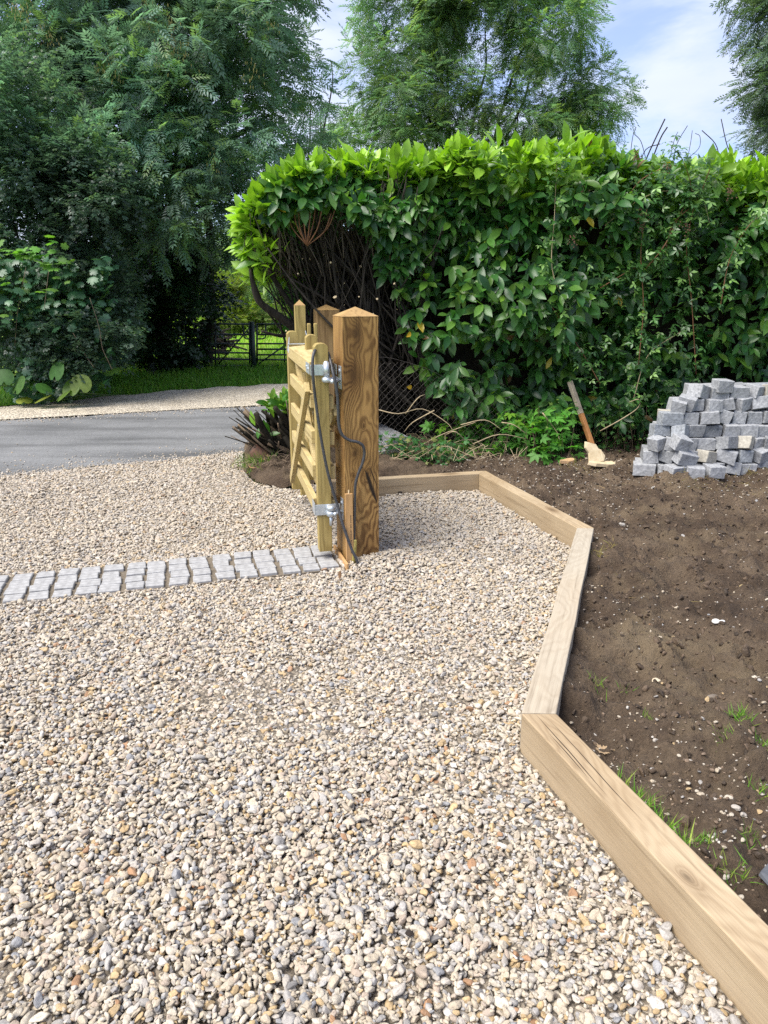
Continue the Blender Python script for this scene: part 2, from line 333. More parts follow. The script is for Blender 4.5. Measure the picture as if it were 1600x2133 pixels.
BEAM = [(-.40, 5.36), (.770, 5.638), (1.211, 4.222), (.522, 2.198), (.830, 1.255), (1.06, .55)]
GPOLY = [tuple(at(*p)[:2]) for p in ((-120, 998), (0, 988), (120, 977), (250, 964), (380, 952), (505, 938), (507, 978), (530, 1000), (575, 1013), (620, 1014), (665, 1004))] + BEAM + [(-1.25, .55), (-4.3, 5.7)]
sheet('gravel_drive', GPOLY, M['bed'], -.02)

# soil: a displaced sheet to the right of and behind the sleepers, rising to a mound about the stump
SPOLY = [tuple(at(*p)[:2]) for p in ((510, 936), (507, 978), (530, 1000), (575, 1013), (620, 1014), (665, 1004))] + BEAM + [(4.6, .55), (5.2, 8.2), (1.0, 8.0), (-.4, 7.35)]
def soil_z(x, y):
    z = .055 + .03 * fbm(x, y, 1.1, 3, 11) + .085 * fbm(x, y, 4.5, 5, 12, .62) + .05 * np.maximum(fbm(x, y, 11., 3, 14) - .05, 0) + .045 * np.maximum(fbm(x, y, 20., 3, 13), 0)
    z = z + .055 * np.exp(-((x + .72) ** 2 + (y - 6.35) ** 2) / .16)
    return z - .06 * np.clip((5.9 - y) / 4, 0, 1) * np.clip((x - 1.2) / 2, 0, 1)
def soil_mesh():
    st = .017; xs = np.arange(-1.5, 5.2, st); ys = np.arange(.5, 8.2, st); X, Y = np.meshgrid(xs, ys); Z = soil_z(X, Y)
    edge = inpoly(X, Y, GPOLY); mk = edge.astype(float)
    for _ in range(7): mk = (np.roll(mk, 1, 0) + np.roll(mk, -1, 0) + np.roll(mk, 1, 1) + np.roll(mk, -1, 1) + mk) / 5
    Z = np.where(X < -.2, Z * (1 - np.clip(mk * 2.1, 0, 1)) - .012 * np.clip(mk * 2.1, 0, 1), np.where(edge, -.03, Z))
    nx = len(xs); idx = np.arange(X.size).reshape(X.shape); Q = np.stack([idx[:-1, :-1], idx[:-1, 1:], idx[1:, 1:], idx[1:, :-1]], -1).reshape(-1, 4)
    cx = (X[:-1, :-1] + st / 2).ravel(); cy = (Y[:-1, :-1] + st / 2).ravel(); Q = Q[inpoly(cx, cy, SPOLY)]
    used = np.unique(Q); mp = np.full(X.size, -1); mp[used] = np.arange(len(used)); V = np.stack([X, Y, Z], -1).reshape(-1, 3)[used]
    o = obj('soil_ground', npmesh('soil_ground', V, mp[Q]), M['soil'], None, True); tag(o, kind='structure')
soil_mesh()

# ------------------------------------------------------------------ instanced loose stones (gravel)
def stone_mats():
    m, t, p, o = newmat('river_gravel'); a = nd(t, 'ShaderNodeAttribute', attribute_name='col'); a.attribute_type = 'INSTANCER'
    tcn = nd(t, 'ShaderNodeTexCoord'); oi = nd(t, 'ShaderNodeObjectInfo')
    ad = nd(t, 'ShaderNodeVectorMath', operation='ADD'); t.links.new(tcn.outputs['Object'], ad.inputs[0]); t.links.new(vmul(t, a.outputs['Color'], (40, 60, 90)), ad.inputs[1])
    n1 = noise(t, ad.outputs[0], 1.6, 6, .68, .8); n2 = noise(t, ad.outputs[0], 9, 4, .6)
    c = mixc(t, 1., a.outputs['Color'], ramp(t, n1, [(.26, (.58, .56, .55)), (.5, (1., 1., 1.)), (.76, (1.3, 1.25, 1.16))]), 'MULTIPLY')
    c = mixc(t, .5, c, mixc(t, 1., c, ramp(t, n2, [(.35, (.7,) * 3), (.65, (1.2,) * 3)]), 'MULTIPLY'))
    t.links.new(c, p.inputs['Base Color']); p.inputs['Roughness'].default_value = .62; p.inputs['Specular IOR Level'].default_value = .35
    bump(t, p, n1, .35, .1); return m
M['stone'] = stone_mats()
def ico(sub):
    import bmesh
    bm = bmesh.new(); bmesh.ops.create_icosphere(bm, subdivisions=sub, radius=1); V = np.array([v.co[:] for v in bm.verts]); F = np.array([[v.index for v in f.verts] for f in bm.faces]); bm.free(); return V, F
IV, IF = ico(3)
def make_protos(cname, n, cuts, sub=None):
    c = bpy.data.collections.new(cname); rs = np.random.default_rng(91)
    for k in range(n):
        V = IV.copy()
        for _ in range(cuts + k % 3 * 2):
            d = unit(rs.normal(size=3)); h = rs.uniform(.5, .88); s = V @ d; V = V - np.outer(np.maximum(s - h, 0) * .93, d)
        for _ in range(5):
            d = unit(rs.normal(size=3)); V = V * (1 + .07 * np.sin((V @ d) * rs.uniform(1.5, 4) + rs.uniform(0, 6)))[:, None]
        V = V * (1, rs.uniform(.62, .95), rs.uniform(.42, .68))
        o = bpy.data.objects.new('pebble', npmesh('pebble', V, IF)); o.data.materials.append(M['stone'])
        o.data.polygons.foreach_set('use_smooth', np.ones(len(IF), bool)); c.objects.link(o)
    return c
PEB = make_protos('pebble_shapes', 24, 5)
def instancer(name, P, rot, scl, col, coll, nvar):
    me = bpy.data.meshes.new(name); me.vertices.add(len(P)); me.vertices.foreach_set('co', np.asarray(P, np.float32).ravel())
    for an, ty, dat, key in (('rot', 'FLOAT_VECTOR', rot, 'vector'), ('scl', 'FLOAT_VECTOR', scl, 'vector')):
        me.attributes.new(an, ty, 'POINT').data.foreach_set(key, np.asarray(dat, np.float32).ravel())
    me.attributes.new('vid', 'INT', 'POINT').data.foreach_set('value', RNG.integers(0, nvar, len(P)).astype(np.int32))
    c4 = np.ones((len(P), 4), np.float32); c4[:, :3] = col; me.attributes.new('col', 'FLOAT_COLOR', 'POINT').data.foreach_set('color', c4.ravel())
    o = obj(name, me, M['stone']); g = bpy.data.node_groups.new(name, 'GeometryNodeTree')
    g.interface.new_socket('Geometry', in_out='INPUT', socket_type='NodeSocketGeometry'); g.interface.new_socket('Geometry', in_out='OUTPUT', socket_type='NodeSocketGeometry')
    gi = g.nodes.new('NodeGroupInput'); go = g.nodes.new('NodeGroupOutput'); ip = g.nodes.new('GeometryNodeInstanceOnPoints'); ci = g.nodes.new('GeometryNodeCollectionInfo')
    ci.inputs['Collection'].default_value = coll; ci.inputs['Separate Children'].default_value = True; ci.inputs['Reset Children'].default_value = True
    ip.inputs['Pick Instance'].default_value = True
    def na(nm, ty):
        n = g.nodes.new('GeometryNodeInputNamedAttribute'); n.data_type = ty; n.inputs['Name'].default_value = nm
        return [s for s in n.outputs if s.enabled and s.name == 'Attribute'][0]
    er = g.nodes.new('FunctionNodeEulerToRotation'); g.links.new(na('rot', 'FLOAT_VECTOR'), er.inputs[0])
    g.links.new(gi.outputs[0], ip.inputs['Points']); g.links.new(ci.outputs[0], ip.inputs['Instance']); g.links.new(er.outputs[0], ip.inputs['Rotation'])
    g.links.new(na('scl', 'FLOAT_VECTOR'), ip.inputs['Scale']); g.links.new(na('vid', 'INT'), ip.inputs['Instance Index']); g.links.new(ip.outputs[0], go.inputs[0])
    md = o.modifiers.new('stones', 'NODES'); md.node_group = g; return tag(o, kind='stuff')
PAL = np.array([(.430, .365, .275), (.475, .42, .335), (.415, .375, .325), (.345, .325, .30), (.265, .264, .266), (.42, .305, .165), (.37, .30, .235), (.18, .17, .16), (.32, .185, .10), (.51, .475, .42)])
PW = np.array([.29, .235, .15, .11, .04, .07, .085, .012, .012, .05]); PW /= PW.sum()
def stone_cols(n, P, rs):
    # random palette tones, partly blended with distance towards one cream tone
    c = PAL[rs.choice(len(PAL), n, p=PW)] * rs.uniform(.82, 1.12, (n, 1))
    far_ = np.clip((P[:, 1] - 2.2) / 2.5, 0, 1)[:, None]
    c = c * (1 - .35 * far_) + (.455, .395, .315) * np.array(.35) * far_
    return np.clip(c, .02, .85)
STRIP_A = R(16.6); SX = np.array((-math.cos(STRIP_A), -math.sin(STRIP_A))); SW = np.array((-math.sin(STRIP_A), math.cos(STRIP_A))); S0 = np.array((-.232, 3.900))
STRIPPOLY = [S0 + SW * .012, S0 + SX * 3.6 + SW * .012, S0 + SX * 3.6 + SW * .385, S0 + SW * .385]
PA = R(18); PC = np.array((-.155, 4.123)); E1 = np.array((math.cos(PA), math.sin(PA))); E2 = np.array((-math.sin(PA), math.cos(PA)))
POSTPOLY = [PC + E1 * a * .1 + E2 * b * .1 for a, b in ((-1, -1), (1, -1), (1, 1), (-1, 1))]
def drive_h(x, y):
    u = (x - .02); v = (y - 3.98)
    return .05 * np.exp(-(u * u / .05 + v * v / .03)) + .02 * fbm(x, y, 1.6, 3, 21) - .012 + .02 * np.exp(-((x - .45) ** 2 + (y - 5.3) ** 2) / .3)
def gravel():
    rs = np.random.default_rng(5); cs = .003; x0, y0 = -4.0, .62; nx, ny = int(5.4 / cs), int(6.7 / cs)
    gx = x0 + (np.arange(nx) + .5) * cs; gy = y0 + (np.arange(ny) + .5) * cs
    H = np.empty((ny, nx), np.float32)
    for j0 in range(0, ny, 250):
        YY, XX = np.meshgrid(gy[j0:j0 + 250], gx, indexing='ij'); H[j0:j0 + 250] = drive_h(XX, YY) - .016
    # candidate spots inside the bed and within reach of the camera
    n = 420000; C = np.stack([rs.uniform(x0 + .05, 1.3, n), rs.uniform(.75, y0 + 6.6, n)], 1)
    ok = inpoly(C[:, 0], C[:, 1], GPOLY) & ~inpoly(C[:, 0], C[:, 1], STRIPPOLY) & ~inpoly(C[:, 0], C[:, 1], POSTPOLY)
    ok &= (np.abs(C[:, 0]) < .56 * (C[:, 1] * .957 + .45) + .42); C = C[ok]
    for a, b in zip(BEAM[:-1], BEAM[1:]):          # keep clear of the sleepers
        a = np.array(a); b = np.array(b); t = np.clip(((C - a) @ (b - a)) / ((b - a) @ (b - a)), 0, 1); C = C[np.linalg.norm(C - a - t[:, None] * (b - a), axis=1) > .062]
    area = len(C) / n * (1.3 - x0 - .05) * (y0 + 6.6 - .75); print('gravel bed m2', round(area, 2))
    N = int(area * 13500); ptr = 0; K = 3; out = []; L = len(C)
    rad = np.clip(np.exp(rs.normal(math.log(.0070), .36, N)), .0035, .017); ang = rs.uniform(0, math.pi, N)
    order = rs.integers(0, L, (N, K)); CI = ((C[:, 0] - x0) / cs).astype(int); CJ = ((C[:, 1] - y0) / cs).astype(int)
    offs = {}; G0 = drive_h(C[:, 0], C[:, 1])
    for k in range(N):
        r = rad[k]; w_ = int(r * .80 / cs) + 1; best = None
        for q in order[k]:
            h = H[CJ[q], CI[q]] - G0[q]
            if best is None or h < best[0]: best = (h, q)
        q = best[1]; i, j = CI[q], CJ[q]
        if i - w_ < 0 or j - w_ < 0 or i + w_ + 1 > nx or j + w_ + 1 > ny: continue
        if w_ not in offs:
            d = np.arange(-w_, w_ + 1) * cs; dx, dy = np.meshgrid(d, d); offs[w_] = dx * dx + dy * dy
        W = H[j - w_:j + w_ + 1, i - w_:i + w_ + 1]; g = 1 - offs[w_] / (r * .80) ** 2; ins = g > 0
        base = float(W[ins].mean()) * .55 + float(W[ins].max()) * .45; hz = r * .5; zc = base + hz * .62
        cap = zc + hz * np.sqrt(np.maximum(g, 0)); np.copyto(W, np.maximum(W, cap), where=ins)
        out.append((C[q, 0], C[q, 1], zc, r, (W[-1, w_] - W[0, w_]) / (2 * w_ * cs), (W[w_, -1] - W[w_, 0]) / (2 * w_ * cs)))
    O = np.array(out); n = len(O); P = O[:, :3]; rr = O[:, 3]
    rot = np.stack([np.clip(O[:, 4] * .5, -.7, .7) + rs.normal(0, .28, n), -np.clip(O[:, 5] * .5, -.7, .7) + rs.normal(0, .28, n), rs.uniform(0, 6.283, n)], 1)
    fl = rs.random(n) < .5; rot[fl, 0] += math.pi
    scl = rr[:, None] * rs.uniform(.86, 1.2, (n, 3)) * (1.12, 1.0, 1.0)
    print('stones', n, 'z', P[:, 2].mean().round(4), P[:, 2].max().round(3))
    instancer('gravel', P, rot, scl, stone_cols(n, P, rs), PEB, 24)
    # a few flung onto the mortar and the soil edge
gravel()
def strays():
    rs = np.random.default_rng(8); n = 1500; s_ = rs.uniform(-1.5, 3.2, n); d_ = rs.exponential(.16, n) - .03; nn = np.array((-rd[1], rd[0])); P = rn1[:2] + rd[:2] * s_[:, None] + nn * d_[:, None]; r = rs.uniform(.003, .010, n)
    n2 = 900; s2 = rs.uniform(-1, 4, n2); d2 = rs.exponential(.14, n2) - .02; P2 = rf1[:2] + rdf[:2] * s2[:, None] - np.array((-rdf[1], rdf[0])) * d2[:, None]; P = np.concatenate([P, P2]); r = np.concatenate([r, rs.uniform(.004, .012, n2)]); n = len(P)
    instancer('stray_gravel', np.concatenate([P, (-.021 + r * .3)[:, None]], 1), rs.uniform(0, 6.28, (n, 3)) * (.1, .1, 1), r[:, None] * rs.uniform(.8, 1.3, (n, 3)), stone_cols(n, P, rs), PEB, 24)
strays()
def soil_stones():
    rs = np.random.default_rng(17); n = 30000
    x = rs.uniform(.4, 4.3, n); y = rs.uniform(.9, 6.9, n) ; ok = inpoly(x, y, SPOLY) & ~inpoly(x, y, GPOLY)
    for a, b in zip(BEAM[:-1], BEAM[1:]):
        a = np.array(a); b = np.array(b); C = np.stack([x, y], 1); t = np.clip(((C - a) @ (b - a)) / ((b - a) @ (b - a)), 0, 1); ok &= np.linalg.norm(C - a - t[:, None] * (b - a), axis=1) > .07
    dens = np.clip(.30 + 1.8 * fbm(x, y, 1.1, 3, 31) + .55 * np.clip((2.6 - y) / 1.2, 0, 1), .08, 1); ok &= rs.random(n) < dens
    x, y = x[ok], y[ok]; n = len(x); r = np.clip(np.exp(rs.normal(math.log(.0044), .45, n)), .002, .010)
    P = np.stack([x, y, soil_z(x, y) + r * .3], 1); rot = np.stack([rs.normal(0, .3, n), rs.normal(0, .3, n), rs.uniform(0, 6.28, n)], 1)
    col = np.where(rs.random((n, 1)) < .6, PAL[rs.choice(len(PAL), n, p=PW)] * .85, np.array((.16, .115, .08)) * rs.uniform(.6, 1.3, (n, 1)))
    instancer('soil_stones', P, rot, r[:, None] * rs.uniform(.8, 1.3, (n, 3)), col, PEB, 24)
    n = 18000; x = rs.uniform(.4, 4.3, n); y = rs.uniform(.9, 6.9, n); ok = inpoly(x, y, SPOLY) & ~inpoly(x, y, GPOLY)
    for a, b in zip(BEAM[:-1], BEAM[1:]):
        a = np.array(a); b = np.array(b); C = np.stack([x, y], 1); t = np.clip(((C - a) @ (b - a)) / ((b - a) @ (b - a)), 0, 1); ok &= np.linalg.norm(C - a - t[:, None] * (b - a), axis=1) > .085
    x, y = x[ok], y[ok]; n = len(x); r = np.clip(np.exp(rs.normal(math.log(.0058), .55, n)), .0025, .020)
    P = np.stack([x, y, soil_z(x, y) + r * .25], 1); rot = rs.uniform(0, 6.28, (n, 3)); col = np.array((.080, .055, .035)) * rs.uniform(.45, 1.5, (n, 1))
    instancer('soil_crumbs', P, rot, r[:, None] * rs.uniform(.55, 1.45, (n, 3)) , col, PEB, 24)
soil_stones()

# ------------------------------------------------------------------ oak sleepers edging the gravel
INNER = [(-.40, 5.325), (.739, 5.585), (1.161, 4.232), (.466, 2.200), (1.01, .545)]
OUTER = [(-.40, 5.405), (.802, 5.690), (1.260, 4.219), (.583, 2.197), (1.11, .595)]
BLAB = ['pale oak sleeper running back from the gate post along the hedge side', 'oak sleeper between the two far corners of the gravel edging',
        'whitened oak sleeper with a pale bleached middle, between two corners of the edging', 'big oak sleeper with dark grain nearest the camera, grass tufts behind it']
def sleeper(k, z0=-.10, z1=.125):
    a, b = np.array(INNER[k]), np.array(INNER[k + 1]); c, d = np.array(OUTER[k + 1]), np.array(OUTER[k]); t = unit(b - a)
    ctr = (a + b + c + d) / 4; rz = math.atan2(t[1], t[0]) - math.pi / 2
    q = [a + t * .0015, b - t * .0015, c - t * .0015, d + t * .0015]
    loc = [((p - ctr) @ np.array((t[1], -t[0])), (p - ctr) @ t) for p in q]
    mb = MB(); n = 8; V = []
    for i in range(n + 1):                       # slight sawn waviness along the length
        u = i / n; l = np.array(loc[0]) * (1 - u) + np.array(loc[1]) * u; r_ = np.array(loc[3]) * (1 - u) + np.array(loc[2]) * u; j = .0022
        V += [(l[0] + random.uniform(-j, j), l[1], z0), (r_[0] + random.uniform(-j, j), r_[1], z0), (r_[0] + random.uniform(-j, j), r_[1], z1 + random.uniform(-j, j) * .6), (l[0] + random.uniform(-j, j), l[1], z1 + random.uniform(-j, j) * .6)]
    F = [(3, 2, 1, 0), tuple(4 * n + i for i in range(4))] + [(4 * i + s, 4 * i + (s + 1) % 4, 4 * i + 4 + (s + 1) % 4, 4 * i + 4 + s) for i in range(n) for s in range(4)]
    o = mb.add(V, F).build('oak_sleeper', M['oakpale'] if k == 2 else M['oaknear'] if k == 3 else M['oak'], None, False, .004, 2)
    o.location = (ctr[0], ctr[1], 0); o.rotation_euler = (0, 0, rz)
    tag(o, BLAB[k], 'sleeper', 'oak sleepers edging the gravel')
for k in range(4): sleeper(k)

# ------------------------------------------------------------------ granite sett strip across the drive
def sett_mesh(name, sx, sy, sz, seed, rough=.05, topflat=False):
    """A cropped cube: eight uneven corners, each edge and corner knocked off a little by hand."""
    import bmesh
    rs = np.random.default_rng(seed); bm = bmesh.new(); vs = []
    for z in (-.5, .5):
        for x, y in ((-.5, -.5), (.5, -.5), (.5, .5), (-.5, .5)):
            j = rs.uniform(-rough, rough, 3); vs.append(bm.verts.new(((x + j[0]) * sx, (y + j[1]) * sy, (z + (j[2] * (.12 if topflat and z > 0 else .7))) * sz)))
    for f in ((3, 2, 1, 0), (4, 5, 6, 7), (0, 1, 5, 4), (1, 2, 6, 5), (2, 3, 7, 6), (3, 0, 4, 7)): bm.faces.new([vs[i] for i in f])
    bmesh.ops.subdivide_edges(bm, edges=bm.edges[:], cuts=1, use_grid_fill=True)
    for v in bm.verts: v.co += Vector(rs.uniform(-1, 1, 3) * (.020, .020, .006 if topflat else .018) * np.array((sx, sy, sz)))
    bmesh.ops.bevel(bm, geom=[e for e in bm.edges if e.calc_face_angle(0) > .9], offset=.0035, segments=1, affect='EDGES')
    me = bpy.data.meshes.new(name); bm.to_mesh(me); bm.free(); return me
def sett_strip():
    t = thing('sett_strip', 'mortared strip of pale granite setts crossing the gravel drive', 'paving', (S0[0], S0[1], 0), STRIP_A + math.pi)
    # local x runs away from the gate post, local y towards the camera; the strip lies at y in -0.4..0
    nc = 27; bed = MB(); bed.box(-.02, nc * .118, -.402, .004, -.06, -.010); bed.build('mortar', M['mortar'], t)
    bm = [sett_mesh('sett', .098, .090, .09, 40 + k, .060, True) for k in range(9)]
    for c in range(nc):
        off = random.uniform(-.006, .006); xx = .058 + c * .118
        for r in range(4):
            o = obj('sett', bm[random.randrange(9)], M['sett'], t)
            o.location = (xx + off + random.uniform(-.006, .006) + (.012 if r == 0 and c == 0 else 0), -.05 - r * .0995 + random.uniform(-.003, .003), -.040 + random.uniform(-.003, .004))
            o.rotation_euler = (random.uniform(-.012, .012), random.uniform(-.012, .012), random.uniform(-.04, .04) + random.choice((0, math.pi)))
            o.scale = (random.uniform(.93, 1.04), random.uniform(.95, 1.04), 1)
sett_strip()

# ------------------------------------------------------------------ gate posts
def post(name, label, loc, rz, h, wd, m, cap=.048, over=.006):
    t = thing(name, label, 'post', loc, rz); s = wd / 2
    MB().box(-s, s, -s, s, -.25, h).build('shaft', m, t, False, .003)
    c = s + over * .3; MB().add([(-c, -c, h), (c, -c, h), (c, c, h), (-c, c, h), (0, 0, h + cap)], [(3, 2, 1, 0), (0, 1, 4), (1, 2, 4), (2, 3, 4), (3, 0, 4)]).build('cap', M['capwood'], t)
    return t
M['capwood'] = wood('cap_endgrain', (.43, .29, .125), (.29, .175, .065), ring=.010, pith=(.04, .03), wob=.03, rough=.6, grain='Z')
big = post('gate_post', 'big brown stained gate post with knots and a dark split, in front of the gate', (PC[0], PC[1], 0), PA, 1.36, .2, M['post'])
post('gate_post', 'light grained gate post standing behind the big brown post', (-.507, 6.726, 0), R(14), 1.322, .2, M['post2'], .045)
# fixed hinge plates and pins on the big post (its left face is local x = -0.1)
def hinge_plate(z, hh):
    p = MB().prism([(-.106, -.075), (-.1005, -.075), (-.1005, -.02), (-.106, -.02)], z - hh, z + hh)
    o = p.build('hinge_plate', M['galv'], big, False, .0015)
    a = MB(); a.tube([(-.104, -.055, z - .012), (-.145, -.085, z - .014), (-.165, -.105, z - .014)], .011, 8); a.build('hinge_arm', M['galv'], o, True)
    for q in (-.6, .6): MB().tube([(-.106, -.05, z + hh * q), (-.112, -.05, z + hh * q)], .009, 8).build('bolt', M['galv'], o)
hinge_plate(1.04, .062); hinge_plate(.30, .062)

# ------------------------------------------------------------------ the wooden gate, swung open
GA = R(12.8)
gate = thing('wooden_gate', 'pale timber field gate with diagonal braces, swung open beside the big post', 'gate', (-.342, 4.05, 0), GA)
def stile(x, y, wd, z0, z1, m):
    s = wd / 2; c = .013
    prof = [(-s, z0), (s, z0), (s, z1 - c * 1.4), (s - c, z1 - c * .3), (s - 2 * c, z1), (-s + 2 * c, z1), (-s + c, z1 - c * .3), (-s, z1 - c * 1.4)]
    V = [(x + px, y - s, pz) for px, pz in prof] + [(x + px, y + s, pz) for px, pz in prof]; n = len(prof)
    F = [tuple(range(n)), tuple(range(2 * n - 1, n - 1, -1))] + [((i + 1) % n, i, n + i, n + (i + 1) % n) for i in range(n)]
    return MB().add(V, F).build('stile', m, gate, False, .003)
stile(0, 0, .075, .05, 1.222, M['gatewood']); stile(-.022, 1.225, .075, .10, 1.222, M['gatewood']); stile(.052, .78, .075, .28, 1.222, M['gatewood'])
MB().add([(-.058, .0385, 1.048), (.074, .0385, 1.048), (.074, 1.245, 1.048), (-.058, 1.245, 1.048), (-.058, .0385, 1.122), (.074, .0385, 1.135), (.074, 1.245, 1.135), (-.058, 1.245, 1.122)],
         [(3, 2, 1, 0), (4, 5, 6, 7), (0, 1, 5, 4), (1, 2, 6, 5), (2, 3, 7, 6), (3, 0, 4, 7)]).build('top_rail', M['gaterail'], gate, False, .004)
for z in (.905, .705, .510, .315):
    MB().box(-.056, -.028, .0385, 1.135, z - .036, z + .036).build('rail', M['gaterail'], gate, False, .002)
    MB().box(.0385, .064, -.02, 1.20, z - .036, z + .036).build('rail', M['gaterail'], gate, False, .002)
def brace(x, y0, z0, y1, z1, th=.028, wd=.062): MB().bar((x, y0, z0), (x, y1, z1), wd, th, (1, 0, 0)).build('brace', M['gaterail'], gate, False, .002)
brace(-.0705, .05, .985, 1.10, .20); brace(-.012, .045, .40, 1.05, 1.04); brace(.0785, -.005, .86, 1.1, .30)
for y, z in ((.17, .905), (.44, .705), (.72, .5), (1.0, .30)): MB().tube([(-.0855, y, z), (-.0875, y, z)], .004, 6).build('nail', M['galv'], gate)
st = MB(); st.box(-.0615, -.0585, .012, .16, 1.055, 1.112); hs = st.build('hinge_strap', M['galv'], gate, False, .001)
st = MB(); st.box(-.0615, .042, -.045, -.0395, 1.055, 1.112); st.build('hinge_band', M['galv'], gate, False, .002)
st = MB(); st.box(.0775, .0805, -.04, .14, 1.058, 1.110); st.build('hinge_strap', M['galv'], gate, False, .001)
st = MB(); st.tube([(.022, -.058, 1.048), (.022, -.058, 1.125)], .0165, 14); st.tube([(.022, -.058, 1.122), (.022, -.058, 1.131)], .011, 12); st.build('hinge_barrel', M['galv'], gate, True)
st = MB(); st.tube([(.022, -.058, 1.018), (.022, -.058, 1.024), (.022, -.058, 1.038), (.022, -.058, 1.047)], [.016, .026, .026, .018], 14); st.tube([(.03, -.056, 1.033), (.085, -.03, 1.035)], .011, 8); st.build('hinge_collar', M['galv'], gate, True)
st = MB(); st.box(-.056, .085, -.045, -.0395, .272, .335); st.box(-.0595, -.0565, -.045, .06, .272, .345); st.build('hinge_band', M['galv'], gate, False, .002)
st = MB(); st.tube([(.03, -.062, .268), (.03, -.062, .274), (.03, -.062, .296), (.03, -.062, .300)], [.018, .026, .026, .02], 14); st.tube([(.03, -.062, .303), (.03, -.062, .308), (.03, -.062, .326), (.03, -.062, .334)], [.02, .026, .026, .016], 14)
st.tube([(.03, -.062, .27), (.03, -.062, .215)], .011, 10); st.build('hinge_pin', M['galv'], gate, True)
for y, z in ((.06, 1.083), (.115, 1.090)):
    b = MB(); b.tube([(-.0615, y, z), (-.068, y, z)], .0075, 8); b.build('bolt', M['galv'], hs)
# galvanised catch straddling the top rail at the far end
ct = MB(); ct.add([(-.064, 1.10, 1.085), (-.064, 1.19, 1.095), (-.050, 1.165, 1.185), (-.061, 1.10, 1.085), (-.061, 1.19, 1.095), (-.047, 1.165, 1.185)], [(0, 1, 2), (5, 4, 3), (0, 3, 4, 1), (1, 4, 5, 2), (2, 5, 3, 0)])
ct.box(-.06, .075, 1.115, 1.17, 1.138, 1.142)
ct.add([(.076, 1.08, 1.14), (.076, 1.19, 1.14), (.064, 1.18, 1.225), (.079, 1.08, 1.14), (.079, 1.19, 1.14), (.067, 1.18, 1.225)], [(0, 1, 2), (5, 4, 3), (0, 3, 4, 1), (1, 4, 5, 2), (2, 5, 3, 0)])
ct.build('gate_catch', M['galv'], gate)
slim = thing('stop_post', 'slim square pointed post at the far end of the wooden gate', 'post', (-.605, 5.50, 0), R(12))
MB().box(-.0375, .0375, -.0375, .0375, -.2, 1.385).build('shaft', M['gatewood'], slim, False, .003)
MB().add([(-.0375, -.0375, 1.386), (.0375, -.0375, 1.386), (.0375, .0375, 1.386), (-.0375, .0375, 1.386), (0, 0, 1.425)], [(0, 1, 4), (1, 2, 4), (2, 3, 4), (3, 0, 4)]).build('cap', M['capwood'], slim)
fork = thing('forked_stake', 'small notched stake with two rounded prongs beside the second post', 'stake', (-.575, 6.10, 0), R(12))
MB().box(-.038, .038, -.03, .03, -.1, 1.13).build('shaft', M['gatewood'], fork, False, .003)
for s in (-.026, .026): MB().box(s - .014, s + .014, -.025, .025, 1.128, 1.235).build('prong', M['gatewood'], fork, False, .008, 3)

# ------------------------------------------------------------------ cables, batten, conduit at the foot of the post
def hose(name, pts, r, m, label, cat):
    o = MB().tube(spline(pts, 5), r, 8).build(name, m, None, True); tag(o, label, cat); return o
def pY(l): return [aty(x, y, Y) for x, y, Y in l]
hose('power_cable', pY([(672, 733, 4.12), (663, 725, 4.06), (655.5, 732, 4.0), (651.5, 750, 3.975), (652.5, 785, 3.965), (657, 830, 3.98), (664, 882, 3.975), (672, 930, 3.972), (682, 980, 3.97), (693, 1020, 3.97), (703, 1052, 3.97), (712, 1085, 3.945), (722, 1115, 3.93), (733, 1145, 3.92), (743, 1166, 3.91), (747, 1180, 3.91)]), .0085, M['cable'], 'black cable looped over the gate stile and running down to the gravel', 'cable')
hose('power_cable', pY([(684, 735, 4.06), (688, 750, 4.03), (693, 772, 3.99), (698, 795, 3.972), (703, 825, 3.972), (704.5, 855, 3.972), (706, 885, 3.972), (713, 906, 3.974), (728, 917, 3.976), (745, 921, 3.98), (756, 929, 3.99), (759, 945, 3.995), (755, 965, 3.99), (747, 985, 3.985), (741, 1006, 3.98), (739.5, 1030, 3.978), (739, 1060, 3.977), (738, 1090, 3.975), (737.5, 1128, 3.974), (737, 1150, 3.973)]), .0085, M['cable'], 'black cable curving across the front of the big post into a yellow tube', 'cable')
hose('conduit_tube', pY([(738.5, 1124, 3.972), (738, 1140, 3.965), (736, 1160, 3.96), (735, 1182, 3.955)]), .0135, M['yellow'], 'short yellow conduit tube at the foot of the post', 'tube')
p0 = aty(729.5, 1172, 3.955); bt = thing('wooden_batten', 'short printed wooden batten leaning on the foot of the big post', 'batten', tuple(p0), R(14))
MB().box(-.021, .021, -.010, .010, -.03, .405).build('batten_body', M['batten'], bt, False, .002).rotation_euler = (R(-2.2), 0, 0)
pm = MB(); zz = .06
while zz < .29:
    hgt = random.choice((.004, .005, .007, .003)); pm.box(.004, .009 + random.uniform(-.001, .001), -.0112, -.0107, zz, zz + hgt); zz += hgt + random.choice((.003, .003, .004, .009))
pm.build('print_mark', plain('ink', (.05, .03, .02), (.03, .02, .015), bmp=0), bt).rotation_euler = (R(-2.2), 0, 0)
MB().tube([(.0, 0, .40), (.001, 0, .425)], .004, 6).build('peg', M['cutend'], bt).rotation_euler = (R(-2.2), 0, 0)
a, b = at(697, 1146), at(724, 1186); o = MB().bar((a[0], a[1], .01), (b[0], b[1], .01), .045, .014, (1, .3, 0)).build('edge_board', M['batten'], None, False, .002); tag(o, 'thin board on edge between the setts and the big post', 'board')

